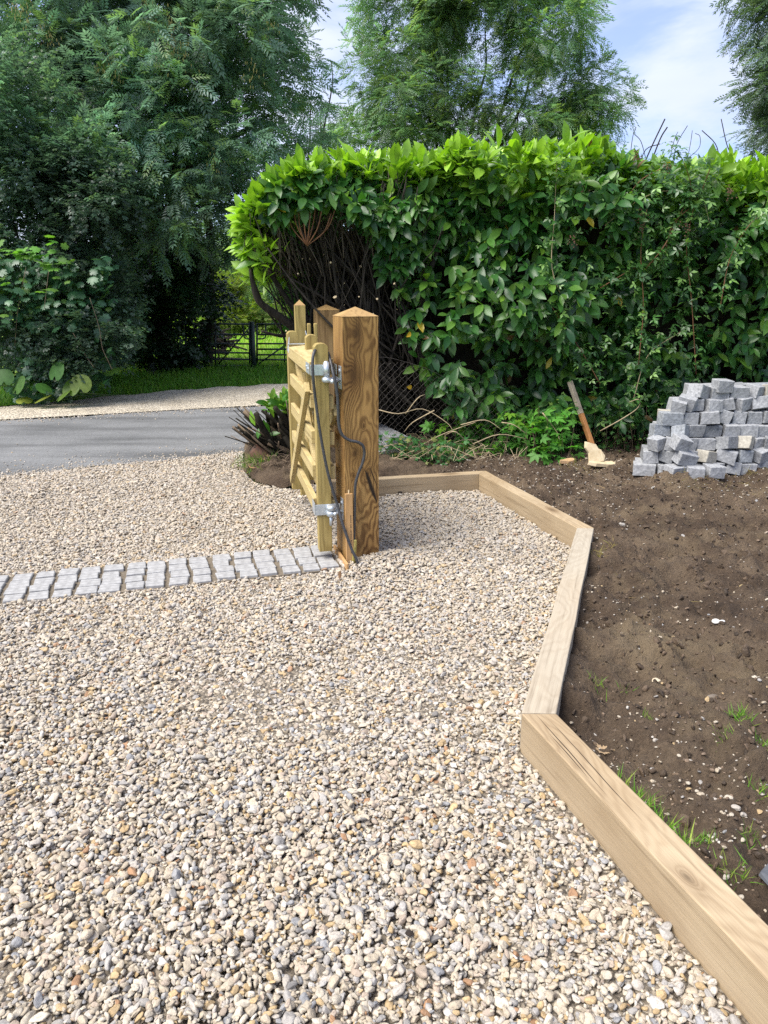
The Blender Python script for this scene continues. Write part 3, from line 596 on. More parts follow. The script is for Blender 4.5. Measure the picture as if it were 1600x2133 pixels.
# ------------------------------------------------------------------ heap of loose granite setts
ORD = ['first', 'second', 'third', 'fourth', 'fifth', 'sixth', 'seventh', 'eighth', 'ninth', 'tenth', 'eleventh', 'twelfth', 'thirteenth', 'fourteenth', 'fifteenth']
def sett_heap():
    ms = [sett_mesh('granite_sett', .112, .108, .100, 60 + k, .075) for k in range(12)]
    buff = plain('buff_granite', (.46, .43, .36), (.26, .24, .20), 55, .8, 0, .5, .003, 9); dark = plain('dark_granite', (.33, .35, .37), (.13, .14, .15), 55, .8, 0, .5, .006, 9)
    dusk = plain('mid_granite', (.27, .277, .285), (.115, .12, .127), 60, .82, 0, .5, .003, 9)
    pools = []
    for m_ in (M['granite'], dusk, buff, dark):
        row = []
        for q in ms:
            c = q.copy(); c.materials.clear(); c.materials.append(m_); row.append(c)
        pools.append(row)
    grp = 'loose granite setts heaped by the hedge'; rs = random.Random(3); z0 = float(soil_z(np.array(2.6), np.array(5.95))) - .012; foot = 2.05
    for k in range(7):
        for j in range(2):
            x = foot + .045 * k + j * .05 + rs.uniform(-.03, .03); c = 0
            while x < 3.62:
                wd = rs.choice((1.0, 1.0, 1.12, 1.28, 1.45)) if j == 0 else 1.1; hw = wd * .112 / 2; xc = x + hw
                top = .70 + .09 * math.exp(-((xc - 2.72) / .26) ** 2) - (.12 if xc < 2.46 else 0) - (.1 if xc < 2.28 else 0) - .02 * math.sin(9 * xc); zc = z0 + .050 + k * .0995
                if zc + .035 <= top + z0 + .03 * rs.random():
                    wild = rs.random() < (.55 if j == 0 else .25); left = max(0, 2.32 - xc)
                    yy = 5.80 + .030 * k + j * .118 + .45 * left + (xc - 2.3) * .11 + rs.uniform(-.028, .028) - (.05 * rs.random() if wild and j == 0 else 0)
                    pi_ = rs.choices((0, 1, 2, 3), (.60, .29, .07, .04))[0]; o = obj('granite_sett', pools[pi_][rs.randrange(12)])
                    o.location = (xc, yy, zc + rs.uniform(-.006, .008) + (.008 if wild else 0))
                    o.rotation_euler = (rs.uniform(-.07, .07) + (rs.uniform(-.28, .28) if wild else 0), rs.uniform(-.06, .06) + (rs.uniform(-.24, .24) if wild else 0), rs.uniform(-.14, .14) + (rs.uniform(-.8, .8) if wild else 0) - left * 1.4)
                    q = rs.uniform(.96, 1.06); o.scale = (wd * q * (.92 if wild else 1), q, rs.uniform(.97, 1.04)); c += 1
                    hue = ('pale grey', 'mid grey', 'buff tinted', 'dark mossy')[pi_]
                    tag(o, '%s granite sett, %s course up the heap, %s from its left end' % (hue, ORD[k], ORD[min(c - 1, 14)]) if j == 0 else 'granite sett half hidden behind the front setts of the heap', 'sett', grp)
                x += 2 * hw + rs.uniform(.001, .018)
    for x, y, z, rz, rx, lab in ((2.72, 5.99, .785, .25, .08, 'pale granite sett perched square on top of the heap, highest of all'), (2.43, 5.94, .655, -.5, .16, 'granite sett lying tilted on the left shoulder of the heap'),
                                 (2.28, 5.66, .150, .5, .1, 'granite sett slid forward at the front left foot of the heap'), (2.44, 5.64, .148, -.2, .1, 'granite sett on the ground in front of the heap, right of the slid one'), (2.60, 5.68, .15, .15, .05, 'granite sett on the ground in front of the middle of the heap'),
                                 (2.37, 5.70, .255, .35, .25, 'long granite sett tipped forward over the foot of the heap'), (2.33, 5.72, .37, .3, .3, 'tilted granite sett jutting from the left face of the heap')):
        o = obj('granite_sett', pools[0][rs.randrange(12)]); o.location = (x, y, z0 - .08 + z); o.rotation_euler = (rx, .22 if 'til' in lab or 'tip' in lab else .05, rz); o.scale = (1.55 if 'long' in lab else 1.2, 1, 1); tag(o, lab, 'sett', grp)
sett_heap()

# ------------------------------------------------------------------ stake, stone scraps, kerb edgings, slate
q0 = aty(1241, 950, 6.30); q1 = aty(1187, 795, 6.62)
sk = thing('leaning_stake', 'square wooden stake leaning back into the hedge, grey at its top and orange lower down', 'stake', tuple(q0))
d = Vector(q1 - q0); mid = d * .56
MB().bar(d * -.08, mid, .038, .038, (.5, -1, 0)).build('lower_shaft', wood('orange_timber', (.42, .20, .075), (.27, .115, .04), ring=.012, pith=(.02, .05), wob=.02), sk, False, .003)
MB().bar(mid * 1.002, d, .0375, .0375, (.5, -1, 0)).build('upper_shaft', plain('weathered_timber', (.34, .29, .22), (.19, .16, .12), 40, .85, 0, .4, .004, 6, .3, (1, 1, .2)), sk, False, .003)
def chip(pts, th, tilt):
    n = len(pts); c = np.mean(pts, 0); V = [(x, y, 0) for x, y in pts] + [(c[0] + (x - c[0]) * .93, c[1] + (y - c[1]) * .93, th + random.uniform(-.006, .006)) for x, y in pts]
    return MB().add(V, [tuple(range(n - 1, -1, -1)), tuple(range(n, 2 * n))] + [(i, (i + 1) % n, n + (i + 1) % n, n + i) for i in range(n)])
def ragged(rx, ry, n, j=.18): return [(rx * math.cos(6.283 * i / n) * random.uniform(1 - j, 1 + j), ry * math.sin(6.283 * i / n) * random.uniform(1 - j, 1 + j)) for i in range(n)]
a = at(1255, 968, .09)
sl_ = chip([(-.16, -.02), (-.10, -.055), (.02, -.062), (.09, -.035), (.155, -.03), (.165, .005), (.07, .03), (.03, .012), (-.02, .04), (-.12, .045)], .028, 0).build('stone_slab', M['stonecream'], None, False, .004); sl_.location = (a[0] + .02, a[1] + .02, .085); sl_.rotation_euler = (R(9), R(4), R(8)); tag(sl_, 'flat cream stone slab lying at the foot of the leaning stake', 'stone slab')
s2 = chip([(-.075, -.07), (.06, -.075), (.085, -.03), (.055, .03), (.035, .045), (.02, .085), (-.035, .11), (-.07, .125), (-.085, .07), (-.06, .02)], .022, 0).build('stone_slab', M['stonecream'], None, False, .004); s2.location = (a[0] - .055, a[1] + .05, .165); s2.rotation_euler = (R(66), R(-6), R(10)); tag(s2, 'cream stone slab propped upright against the leaning stake', 'stone slab')
a = at(1186, 961, .09); s3 = chip(ragged(.075, .03, 11), .03, 0).build('stone_slab', plain('tan_stone', (.46, .30, .16), (.3, .19, .1), 20), None, False, .004); s3.location = (a[0], a[1] + .02, .075); s3.rotation_euler = (R(5), R(-6), R(6)); tag(s3, 'small tan stone flake among the weeds left of the leaning stake', 'stone')
a = at(1585, 1868, .05); s4 = chip([(-.07, -.03), (-.03, -.05), (.06, -.04), (.07, .02), (.01, .05), (-.05, .03)], .008, 0).build('slate_piece', M['slate'], None, False, .002); s4.location = (a[0] + .045, a[1], float(soil_z(np.array(a[0]), np.array(a[1]))) + .012); s4.rotation_euler = (R(-6), R(5), R(25)); tag(s4, 'broken piece of dark slate on the soil by the near sleeper', 'slate')
kz = np.array((.115, 6.56)); kd = np.array((-.34, .94))
for i, (z0, z1, off, wd, lab) in enumerate(((.04, .098, -.02, .14, 'lowest of the three stacked grey concrete edgings behind the post'), (.10, .158, -.012, .145, 'middle one of the three stacked concrete edgings behind the post'), (.16, .222, .028, .16, 'round-nosed concrete edging on top of the stack behind the big post'))):
    mb = MB(); h_ = wd / 2; r_ = .018 if i == 2 else .004
    prof = [(-h_, z0), (h_, z0), (h_, z1 - .004), (h_ - .004, z1), (-h_ + r_, z1), (-h_ + r_ * .3, z1 - r_ * .3), (-h_, z1 - r_)]; n = len(prof)
    mb.add([(x, 0, z) for x, z in prof] + [(x, .75, z) for x, z in prof], [tuple(range(n)), tuple(range(2 * n - 1, n - 1, -1))] + [((q + 1) % n, q, n + q, n + (q + 1) % n) for q in range(n)])
    o = mb.build('kerb_edging', M['concrete'], None, False, .003); o.location = (kz[0] + off, kz[1] + off * .6, 0); o.rotation_euler = (0, 0, R(20 + (2 - i) * 1.5)); tag(o, lab, 'kerb edging', 'concrete edgings stacked behind the post')
sk2 = MB(); sk2.box(-.30, -.085, .02, .7, .04, .112); o = sk2.build('concrete_block', M['concrete'], None, False, .004); o.location = (kz[0] + .0, kz[1] - .06, 0); o.rotation_euler = (0, 0, R(20)); tag(o, 'low concrete block lying against the stacked edgings, half hidden by the post', 'block')
for px, py, rx, ry, cl_, lab in ((1503, 1294, .017, .012, (.72, .70, .66), 'white pebble on the soil, upper one of a close pair'), (1490, 1302, .017, .014, (.70, .67, .6), 'white pebble on the soil, lower one of a close pair'), (1487, 1433, .024, .015, (.16, .13, .10), 'dark oval cobble half sunk in the bare soil'),
                                (1513, 1217, .016, .012, (.55, .20, .08), 'orange brick fragment on the bare soil'), (1549, 1212, .02, .016, (.36, .27, .13), 'tan clod-like stone on the soil right of the orange fragment'), (1368, 1403, .018, .012, (.55, .46, .32), 'cream stone flake on the soil behind the bleached sleeper'), (1295, 1093, .02, .016, (.34, .31, .27), 'grey stone on the soil near the far corner of the edging')):
    a = at(px, py, .06); V = IV * (rx, ry, min(rx, ry) * .75); dd = unit(RNG.normal(size=3)); V = V * (1 + .12 * np.sin(IV @ dd * 4))[:, None]
    me = npmesh('loose_stone', V, IF); o = obj('loose_stone', me, plain('loose_stone', cl_, tuple(c * .7 for c in cl_), 60), None, True); o.location = (a[0], a[1], float(soil_z(np.array(a[0]), np.array(a[1]))) + ry * .35); o.rotation_euler = (0, 0, random.uniform(-.6, .6)); tag(o, lab, 'stone')

# ------------------------------------------------------------------ foliage tools
def pinnate(pairs, lw, ll, droop=.3, spread=58):
    V = []; F = []
    def leaflet(b, ang, L, z0):
        d = np.array((math.sin(ang), math.cos(ang))); s = np.array((d[1], -d[0])); k = len(V); w_ = L * lw
        V.append((b[0], b[1], z0)); m_ = b + d * L * .45
        V.append((*(m_ - s * w_), z0 + .012 - .05 * L)); V.append((*(b + d * L), z0 - .22 * L)); V.append((*(m_ + s * w_), z0 + .012 - .05 * L))
        F.append((k, k + 2, k + 1)); F.append((k, k + 3, k + 2))
    for i in range(pairs):
        t = .22 + .70 * i / max(pairs - 1, 1); z = -droop * t * t; L = ll * (1 - .35 * abs(t - .55))
        for sg in (-1, 1): leaflet(np.array((0, t)), sg * R(spread - 12 * t), L, z)
    leaflet(np.array((0, .93)), 0., ll, -droop * .9)
    return np.array(V, float), np.array(F)
ASH = pinnate(5, .17, .36); FINE = pinnate(5, .125, .34, .45, 46); SMALL = pinnate(2, .34, .5, .2, 62)
def tints(n, base, var=.25, alt=None, pa=0.):
    t = np.array(base) * RNG.uniform(1 - var, 1 + var, (n, 1)) * RNG.uniform(.92, 1.08, (n, 3))
    if alt is not None: k = RNG.random(n) < pa; t[k] = np.array(alt) * RNG.uniform(.8, 1.2, (k.sum(), 1))
    return t
def sprays(C, N, L, per=5, twig=.9, droop=.25, spread=.75):
    """Compound leaves set alternately along a short twig at each centre C that points along N."""
    n = len(C); d = unit(N + RNG.normal(size=(n, 3)) * .45 - np.array((0, 0, droop))); up = unit(np.array((0, 0, 1.)) + N * .35 + RNG.normal(size=(n, 3)) * .25)
    side = unit(np.cross(d, up)); P = []; D = []; U = []
    for j in range(per):
        t = (j + 1) / per; sg = 1 if j % 2 else -1
        P.append(C + d * (t * twig * L)[:, None] if isinstance(L, np.ndarray) else C + d * (t * twig * L))
        D.append(unit(d * (1 - spread * (1 - t) * .8) + side * sg * spread * (1.05 - t) + RNG.normal(size=(n, 3)) * .16)); U.append(up + RNG.normal(size=(n, 3)) * .22)
    return np.concatenate(P), np.concatenate(D), np.concatenate(U)
def crown_points(blobs, n, shell=.35, sub=9, subr=.42):
    """Leaf-bearing spots over clumps that sit unevenly on the given ellipsoids; returns spots and outward directions."""
    B = []
    for (c, r) in blobs:
        c = np.array(c, float); r = np.array(r if hasattr(r, '__len__') else (r, r, r), float)
        for _ in range(sub):
            dd = unit(RNG.normal(size=3)); q = RNG.uniform(.35, .95); B.append((c + dd * r * q, r * subr * RNG.uniform(.6, 1.25), c))
    wts = np.array([b[1].mean() ** 2 for b in B]); k = RNG.choice(len(B), n, p=wts / wts.sum())
    cc = np.array([b[0] for b in B])[k]; rr = np.array([b[1] for b in B])[k]; pc = np.array([b[2] for b in B])[k]; dd = rand_dirs(n); dd[:, 2] = np.abs(dd[:, 2]) * np.where(RNG.random(n) < .72, 1, -1)
    P = cc + dd * rr * (1 - np.abs(RNG.normal(0, shell, n)))[:, None]
    return P, unit(dd * .7 + unit(P - pc) * .8)
def limbs(root, base, ends, r0, m, name='limb', wig=.08, seg=5, parent=None):
    for e in ends:
        a = np.array(base, float); b = np.array(e, float); L = np.linalg.norm(b - a)
        pts = [a + (b - a) * t + np.array((0, 0, .12 * L * math.sin(math.pi * t))) + RNG.normal(size=3) * wig * L * .4 * (0 < t < 1) for t in np.linspace(0, 1, seg)]
        q = spline(pts, 3); MB().tube(q, list(np.linspace(r0, r0 * .22, len(q))), 6).build(name, m, root, True)
def trunk(root, base, top, r0, r1, m, lean=.05):
    a = np.array(base, float); b = np.array(top, float); pts = [a + (b - a) * t + RNG.normal(size=3) * lean * (0 < t < 1) for t in np.linspace(0, 1, 6)]; q = spline(pts, 3)
    return MB().tube(q, list(np.linspace(r0, r1, len(q))), 10).build('trunk', m, root, True)
def foliage(root, blobs, nspray, L, tpl, base, var=.25, alt=None, pa=0., per=5, mat='leaf', name='crown', droop=.25, sub=9, subr=.42, shell=.35, hole=0., extra=None):
    P, N = crown_points(blobs, nspray, shell, sub, subr)
    if extra is not None: P = np.concatenate([P, extra[0]]); N = np.concatenate([N, extra[1]])
    # lighter and darker shoots grow in drifts, so tint by clump as well as by leaf
    clump = fbm(P[:, 0] + P[:, 1] * .7, P[:, 2], 1.1, 3, 77)
    C, D, U = sprays(P, N, L, per, .9, droop); n = len(C); t = tints(n, base, var, alt, pa) * (1 + .9 * np.tile(clump, per))[:, None].clip(.5, 1.7)
    s = L * RNG.uniform(.75, 1.2, n); return scatter(name, tpl, C, frames(D, U), s, t, M[mat], root, 'stuff')
def inroot(loc, blobs): return [(np.array(c) - np.array(loc), r) for c, r in blobs]
def pb(px, py, Y, r): return (aty(px, py, Y), r)
def welded(me):
    import bmesh
    bm = bmesh.new(); bm.from_mesh(me); bmesh.ops.remove_doubles(bm, verts=bm.verts[:], dist=1e-4); bm.to_mesh(me); bm.free(); return me
def leaf_parts(root, name, tpl, P, Rm, s, t, m, nind, smooth=True, stuffname='foliage', ncol=10):
    """The nind leaves that show largest become parts of their own (sharing mesh data); the rest is one part of kind stuff."""
    if nind:
        key = np.argsort(np.linalg.norm(P + np.array(root.location) - np.array((0, 0, 1.5)), axis=1) - RNG.random(len(P)) * .15)[:nind]; rest = np.ones(len(P), bool); rest[key] = False
        lum = t[key].sum(1); o_ = np.argsort(lum); ms = {}
        for g in range(ncol):
            for q in o_[g * len(o_) // ncol:(g + 1) * len(o_) // ncol]:
                if g not in ms:
                    ms[g] = welded(npmesh(name, tpl[0], tpl[1], t[key[q]])); ms[g].materials.append(m)
                    if smooth: ms[g].polygons.foreach_set('use_smooth', np.ones(len(ms[g].polygons), bool))
                k = key[q]; o = bpy.data.objects.new(name, ms[g]); COL.objects.link(o); o.parent = root
                mt = Matrix.Translation(Vector(P[k])) @ Matrix(Rm[k].tolist()).to_4x4() @ Matrix.Diagonal((s[k], s[k], s[k], 1)); o.matrix_local = mt
        P, Rm, s, t = P[rest], Rm[rest], s[rest], t[rest]
    if len(P): scatter(stuffname, tpl, P, Rm, s, t, m, root, 'stuff', smooth)

# ------------------------------------------------------------------ laurel hedge
LAUREL = blade(4, .40, .22, .15, wide=.55)
HX = np.array([-1.22, -1.0, -.71, -.39, .1, .63, 1.2, 1.78, 2.4, 3.2, 4.2, 5.2]); HZ = np.array([2.05, 2.26, 2.40, 2.48, 2.55, 2.60, 2.57, 2.58, 2.47, 2.49, 2.5, 2.5])
ZMX = np.array([-1.3, -1.05, -.35, -.12, .12, .3, .7, 1.3, 5.2]); ZMN = np.array([1.75, 2.06, 2.24, 2.02, 1.50, .85, .45, .30, .28])
def hyf(x): return 6.62 + .05 * np.maximum(x, 0) + .10 * np.sin(2.1 * x + 1)
hedge = thing('laurel_hedge', 'tall clipped cherry laurel hedge with glossy leaves and bare stems at its gate end', 'hedge', (1.5, 7.3, 0))
HO = np.array((1.5, 7.3, 0))
def laurel():
    C = []; A = []; Y = []
    def put(x, y, z, nrm, young): C.append(np.stack([x, y, z], 1)); A.append(nrm); Y.append(young)
    n = 2450; x = RNG.uniform(-1.15, 5.1, n); zt = np.interp(x, HX, HZ); zb = np.interp(x, ZMX, ZMN); u = RNG.random(n); z = zb + (zt - zb) * u
    bul = .34 * fbm(x, z, 1.5, 3, 55) / .5; y = hyf(x) - .10 * u + .16 * np.maximum(u - .86, 0) / .14 * RNG.random(n) + bul + RNG.exponential(.13, n)
    k = RNG.random(n) > .5 * (fbm(x, z, 2.1, 2, 56) > .10) * (u < .86); nr = np.stack([RNG.normal(0, .35, n), -np.ones(n), .1 + .8 * np.maximum(u - .75, 0) * 4 + RNG.normal(0, .3, n)], 1)
    put(x[k], y[k], z[k], unit(nr[k]), np.clip((u[k] - .86) * 7, 0, 1) * np.where((x[k] > 1.75) & (x[k] < 2.75), .35, 1) + .22 * (RNG.random(k.sum()) < .14))
    n = 1500; x = RNG.uniform(-1.2, 5.1, n); y = hyf(x) + RNG.uniform(-.08, 1.5, n) ** 1.0; z = np.interp(x, HX, HZ) + .10 * fbm(x, y, 2.4, 3, 57) - RNG.exponential(.06, n) - .10 * np.maximum(hyf(x) + .05 - y, 0)
    put(x, y, z, unit(np.stack([RNG.normal(0, .3, n) - .25 * (x < -.8), RNG.normal(-.22, .3, n), np.ones(n)], 1)), RNG.uniform(.55, 1.1, n) * np.where((x > 1.75) & (x < 2.75), .4, 1))
    n = 120; z = RNG.uniform(1.6, 2.14, n); x = -1.2 + .16 * np.maximum(1.95 - z, 0) + RNG.exponential(.07, n); y = hyf(x) + RNG.uniform(0, 1.2, n)
    put(x, y, z, unit(np.stack([-np.ones(n), RNG.normal(-.3, .4, n), RNG.uniform(.0, .9, n)], 1)), RNG.uniform(.6, 1.1, n))
    n = 520; x = RNG.uniform(-.95, .55, n); y = hyf(x) + RNG.uniform(.75, 1.5, n); z = RNG.uniform(.9, 2.3, n); z = np.minimum(z, np.interp(x, HX, HZ) - .1)
    put(x, y, z, unit(np.stack([RNG.normal(0, .5, n), -np.ones(n), RNG.normal(.1, .4, n)], 1)), np.zeros(n))
    C = np.concatenate(C) - HO; A = np.concatenate(A); Yg = np.concatenate(Y); n = len(C); P = []; D = []; U = []; T = []
    perp = unit(np.cross(A, RNG.normal(size=(n, 3)))); p2 = np.cross(A, perp); per = 6; ph = RNG.uniform(0, 6.28, n); S = []
    for j in range(per):
        a = ph + j * 2.4; rad = perp * np.cos(a)[:, None] + p2 * np.sin(a)[:, None]; el = np.clip(RNG.normal(.55 + .16 * j, .22, n), .2, 1.7) - .42 * np.clip(Yg, 0, 1)
        d = A * np.cos(el)[:, None] + rad * np.sin(el)[:, None]; hang = np.where(A[:, 2] < .55, .55, .05); d = unit(d - np.stack([0 * hang, 0 * hang, hang * (1 - .6 * Yg)], 1))
        P.append(C - A * (.028 * j)); D.append(d); U.append(unit(A + np.array((0, -.15, .45)) + RNG.normal(size=(n, 3)) * .28)); S.append(RNG.uniform(.085, .185, n) * (1 + .18 * (Yg > .7)))
        old = np.array((.017, .064, .020)); mid = np.array((.052, .160, .030)); yng = np.array((.27, .45, .038)); q = np.clip(Yg + RNG.normal(0, .12, n), 0, 1.15)[:, None]; m_ = RNG.random((n, 1))
        T.append((old * (1 - m_) + mid * m_) * (1 - q) + yng * q * RNG.uniform(.75, 1.15, (n, 1)))
    P = np.concatenate(P); D = np.concatenate(D); U = np.concatenate(U); S = np.concatenate(S); T = np.clip(np.concatenate(T), .004, .6); z_ = RNG.random(len(T)); T[z_ < .005] = (.15, .09, .035); S = np.where(z_ < .005, S * .7, S); T[(z_ > .018) & (z_ < .021)] = (.36, .28, .03)
    leaf_parts(hedge, 'leaf', LAUREL, P, frames(D, U), S, T, M['laurel'], 300)
laurel()
def hedge_wood():
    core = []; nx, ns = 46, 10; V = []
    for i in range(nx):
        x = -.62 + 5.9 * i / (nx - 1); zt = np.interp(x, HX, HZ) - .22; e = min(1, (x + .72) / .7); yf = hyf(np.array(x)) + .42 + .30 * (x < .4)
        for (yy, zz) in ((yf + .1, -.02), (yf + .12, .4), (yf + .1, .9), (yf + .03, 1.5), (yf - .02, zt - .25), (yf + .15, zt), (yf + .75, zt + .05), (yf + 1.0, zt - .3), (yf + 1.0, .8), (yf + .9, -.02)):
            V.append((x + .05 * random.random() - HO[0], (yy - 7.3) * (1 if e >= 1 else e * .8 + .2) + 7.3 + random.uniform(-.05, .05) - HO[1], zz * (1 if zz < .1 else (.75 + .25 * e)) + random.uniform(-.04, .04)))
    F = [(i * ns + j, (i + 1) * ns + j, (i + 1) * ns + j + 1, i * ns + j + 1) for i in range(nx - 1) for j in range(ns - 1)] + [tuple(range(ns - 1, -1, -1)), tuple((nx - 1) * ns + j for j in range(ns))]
    o = MB().add(V, F).build('shade_core', M['darkbark'], hedge); o['kind'] = 'stuff'  # solid dark shell added to block sky light and shade the hedge interior
    # stout limbs near the gate end
    for pts, r0, r1 in (([(690, 830, 7.05), (650, 720, 7.0), (612, 682, 6.9), (575, 655, 6.8), (540, 628, 6.7), (527, 590, 6.65), (522, 560, 6.65)], .06, .014), ([(700, 820, 7.1), (660, 690, 7.0), (610, 640, 6.9), (560, 560, 6.8), (540, 500, 6.7)], .045, .01),
                        ([(700, 800, 7.1), (690, 650, 7.0), (660, 560, 6.9), (640, 505, 6.6), (655, 470, 6.55)], .04, .012), ([(740, 830, 7.1), (735, 640, 7.0), (700, 560, 6.9), (690, 470, 6.7)], .045, .012), ([(800, 850, 7.1), (790, 680, 6.95), (760, 600, 6.9), (700, 540, 6.85), (650, 500, 6.8)], .04, .012),
                        ([(890, 860, 6.95), (878, 700, 6.85), (882, 600, 6.8), (905, 540, 6.78), (925, 470, 6.8)], .042, .015), ([(900, 840, 7.0), (885, 680, 6.9), (850, 610, 6.85), (800, 560, 6.8)], .03, .01), ([(715, 810, 7.2), (630, 700, 7.1), (585, 700, 7.0), (545, 690, 6.9)], .03, .01)):
        q = spline([aty(*p) - HO for p in pts], 4); MB().tube(q, list(np.linspace(r0, r1, len(q))), 8).build('limb', M['bark'], hedge, True)
    tw = MB(); ends = []
    for i in range(300):
        b = np.array((random.uniform(-.55, .45), random.uniform(6.85, 7.5), random.uniform(.25, 1.2))); tx = random.uniform(-1.18, .5); e = np.array((tx, random.uniform(6.5, 7.6), np.interp(tx, HX, HZ) - random.uniform(.08, .6)))
        if b[0] < e[0] - .5: b[0] = e[0] - .3
        m1 = b + (e - b) * .35 + np.array((random.uniform(-.12, .12) - .10, random.uniform(-.1, .1), .02)); m2 = b + (e - b) * .7 + np.array((random.uniform(-.08, .08) - .06, random.uniform(-.08, .08), .05))
        r = random.choice((.006, .008, .010, .014, .018)); q = spline([b - HO, m1 - HO, m2 - HO, e - HO], 3); tw.tube(q, list(np.linspace(r, r * .3, len(q))), 5)
        if random.random() < .16:
            s = m1 + np.array((random.uniform(-.12, .12), -.06, random.uniform(.05, .14))); tw.tube([m1 - HO, s - HO], [r * .8, r * .7], 5); ends.append((s - HO, r * .8, unit(s - m1)))
    o = tw.build('twigs', M['bark'], hedge, True); o['kind'] = 'stuff'
    lw = MB()
    for i in range(150):
        tx = random.uniform(-1.16, .15); e = np.array((tx, hyf(np.array(tx)) + random.uniform(-.05, .35), np.interp(tx, HX, HZ) - random.uniform(.06, .2))); b = e + np.array((random.uniform(-.02, .26), random.uniform(.0, .25), -random.uniform(.35, .8)))
        b[2] = max(b[2], 1.6) if tx < -.6 else b[2]; r = random.choice((.003, .004, .005, .007)); q = spline([b - HO, (b + e) / 2 + RNG.normal(size=3) * .03 - HO, e - HO], 3); lw.tube(q, list(np.linspace(r, r * .5, len(q))), 4)
    o = lw.build('thin_stems', M['stemgrey'], hedge, True); o['kind'] = 'stuff'
    ce = MB()
    for p, r, d in ends: ce.tube([p, p + d * .004], r * 1.25, 7)
    for _ in range(12):
        p = aty(random.uniform(560, 800), random.uniform(520, 690), random.uniform(6.6, 6.8)) - HO; d = unit(np.array((random.uniform(-1, .3), -1, random.uniform(0, .6)))); ce.tube([p, p + d * .008], random.uniform(.005, .010), 7)
    o = ce.build('cut_ends', M['cutend'], hedge); o['kind'] = 'stuff'
    rt = MB(); base = aty(640, 512, 6.52)
    for tx, ty in ((597, 420), (610, 405), (622, 430), (634, 410), (648, 425), (660, 405), (672, 430), (690, 445), (700, 430)):
        e = aty(tx, ty, random.uniform(6.45, 6.6)); m1 = base + (e - base) * .5 + np.array(((tx - 645) * .0009, -.03, -.02)); rt.tube(spline([base - HO, m1 - HO, e - HO], 4), .005, 5)
    o = rt.build('new_shoots', M['redtwig'], hedge, True); o['kind'] = 'stuff'
hedge_wood()
for px, py, Y, s, rz, lab in ((846, 702, 6.42, .10, 65, 'bright yellow laurel leaf, the upper of two hanging at the hedge front'), (847, 806, 6.36, .10, 100, 'yellow laurel leaf, lower of the two, caught on the chain link fence'), (1303, 478, 6.52, .09, 15, 'small orange yellow leaf among the brambles on the hedge')):
    me = npmesh('yellow_leaf', LAUREL[0] * s, LAUREL[1]); o = obj('yellow_leaf', me, M['yellowleaf'], None, True); o.location = aty(px, py, Y); o.rotation_euler = (R(62), R(rz), R(20)); tag(o, lab, 'leaf')

# chain link fence in front of the bare stems
def chainlink():
    f = thing('chain_link_fence', 'sagging rusty chain link fence in front of the hedge stems', 'fence', (0, 0, 0)); mb = MB(); stp = .058
    def P(u, v): return (-.22 + u, 6.50 + .06 * math.sin(3 * u) + .03 * v - .04 * u, .10 + v)
    for i in range(-16, 34):
        for sg in (1, -1):
            pts = []
            for k in range(32):
                v = k * stp / 2; u = i * stp + sg * v * .95 + (.004 if k % 2 else -.004)
                if 0 <= u <= 1.35 and v <= .80 - .42 * max(u - .4, 0): pts.append(P(u, v))
                else:
                    if len(pts) > 1: mb.tube(pts, .0013, 3, False)
                    pts = []
            if len(pts) > 1: mb.tube(pts, .0013, 3, False)
    o = mb.build('wire_mesh', M['wire'], f); o['kind'] = 'stuff'
    MB().tube(spline([P(-.1, .80), P(.2, .83), P(.4, .79), P(.62, .72), P(.85, .60)], 4), .0018, 4).build('top_wire', M['wire'], f, True)
chainlink()

# ------------------------------------------------------------------ weeds, creepers and dead stems along the hedge foot
PALM = lobed([(.0, 1.), (.09, .80), (.16, .62), (.15, .5), (.40, .60), (.46, .40), (.22, .30), (.34, .06), (.10, .16), (.0, .0)])
MAPLE = lobed([(.0, 1.), (.07, .82), (.18, .84), (.14, .62), (.34, .74), (.36, .62), (.52, .60), (.40, .42), (.48, .25), (.26, .20), (.22, .02), (.06, .10), (0, 0)], .25)
ROUND = lobed([(0, .97), (.2, .95), (.38, .82), (.5, .6), (.52, .36), (.44, .14), (.28, .0), (.12, .02), (.05, .14), (0, .2)], .35)
OVAL = blade(3, .48, .12, .12, wide=.5)
def five(spread=(-100, -50, 0, 50, 100), lens=(.62, .85, 1, .85, .62)):   # oval leaflets spread from one point
    V = []; F = []; tv, tf = blade(2, .46, .15, .1, tip=0., wide=.58)
    for k, a in enumerate(spread):
        c, s = math.cos(R(a)), math.sin(R(a)); L = lens[k]; b = len(V)
        for x, y, z in tv * L: V.append((x * c + y * s, -x * s + y * c, z + .05 * (k % 2) * (y > .01)))
        F += [tuple(b + i for i in q) for q in tf]
    return np.array(V), np.array(F)
FIVE = five()
def patch(name, label, cat, loc, tpl, P, up, s, base, var, alt, pa, nind, mat='leafthin', tilt=.5, stems=None, stemmat='twig', leafname='leaf', hang=0.):
    t = thing(name, label, cat, loc); n = len(P); L = P - np.array(loc); d = unit(np.stack([RNG.normal(size=n), RNG.normal(size=n) - .35, RNG.normal(0, tilt, n) - hang], 1)); u = unit(np.tile(up, (n, 1)) + RNG.normal(size=(n, 3)) * .3)
    leaf_parts(t, leafname, tpl, L, frames(d, u), s, tints(n, base, var, alt, pa), M[mat], nind, False, 'foliage')
    if stems: o = stems(MB(), np.array(loc)).build('stems', M[stemmat], t, True); o['kind'] = 'stuff'
    return t
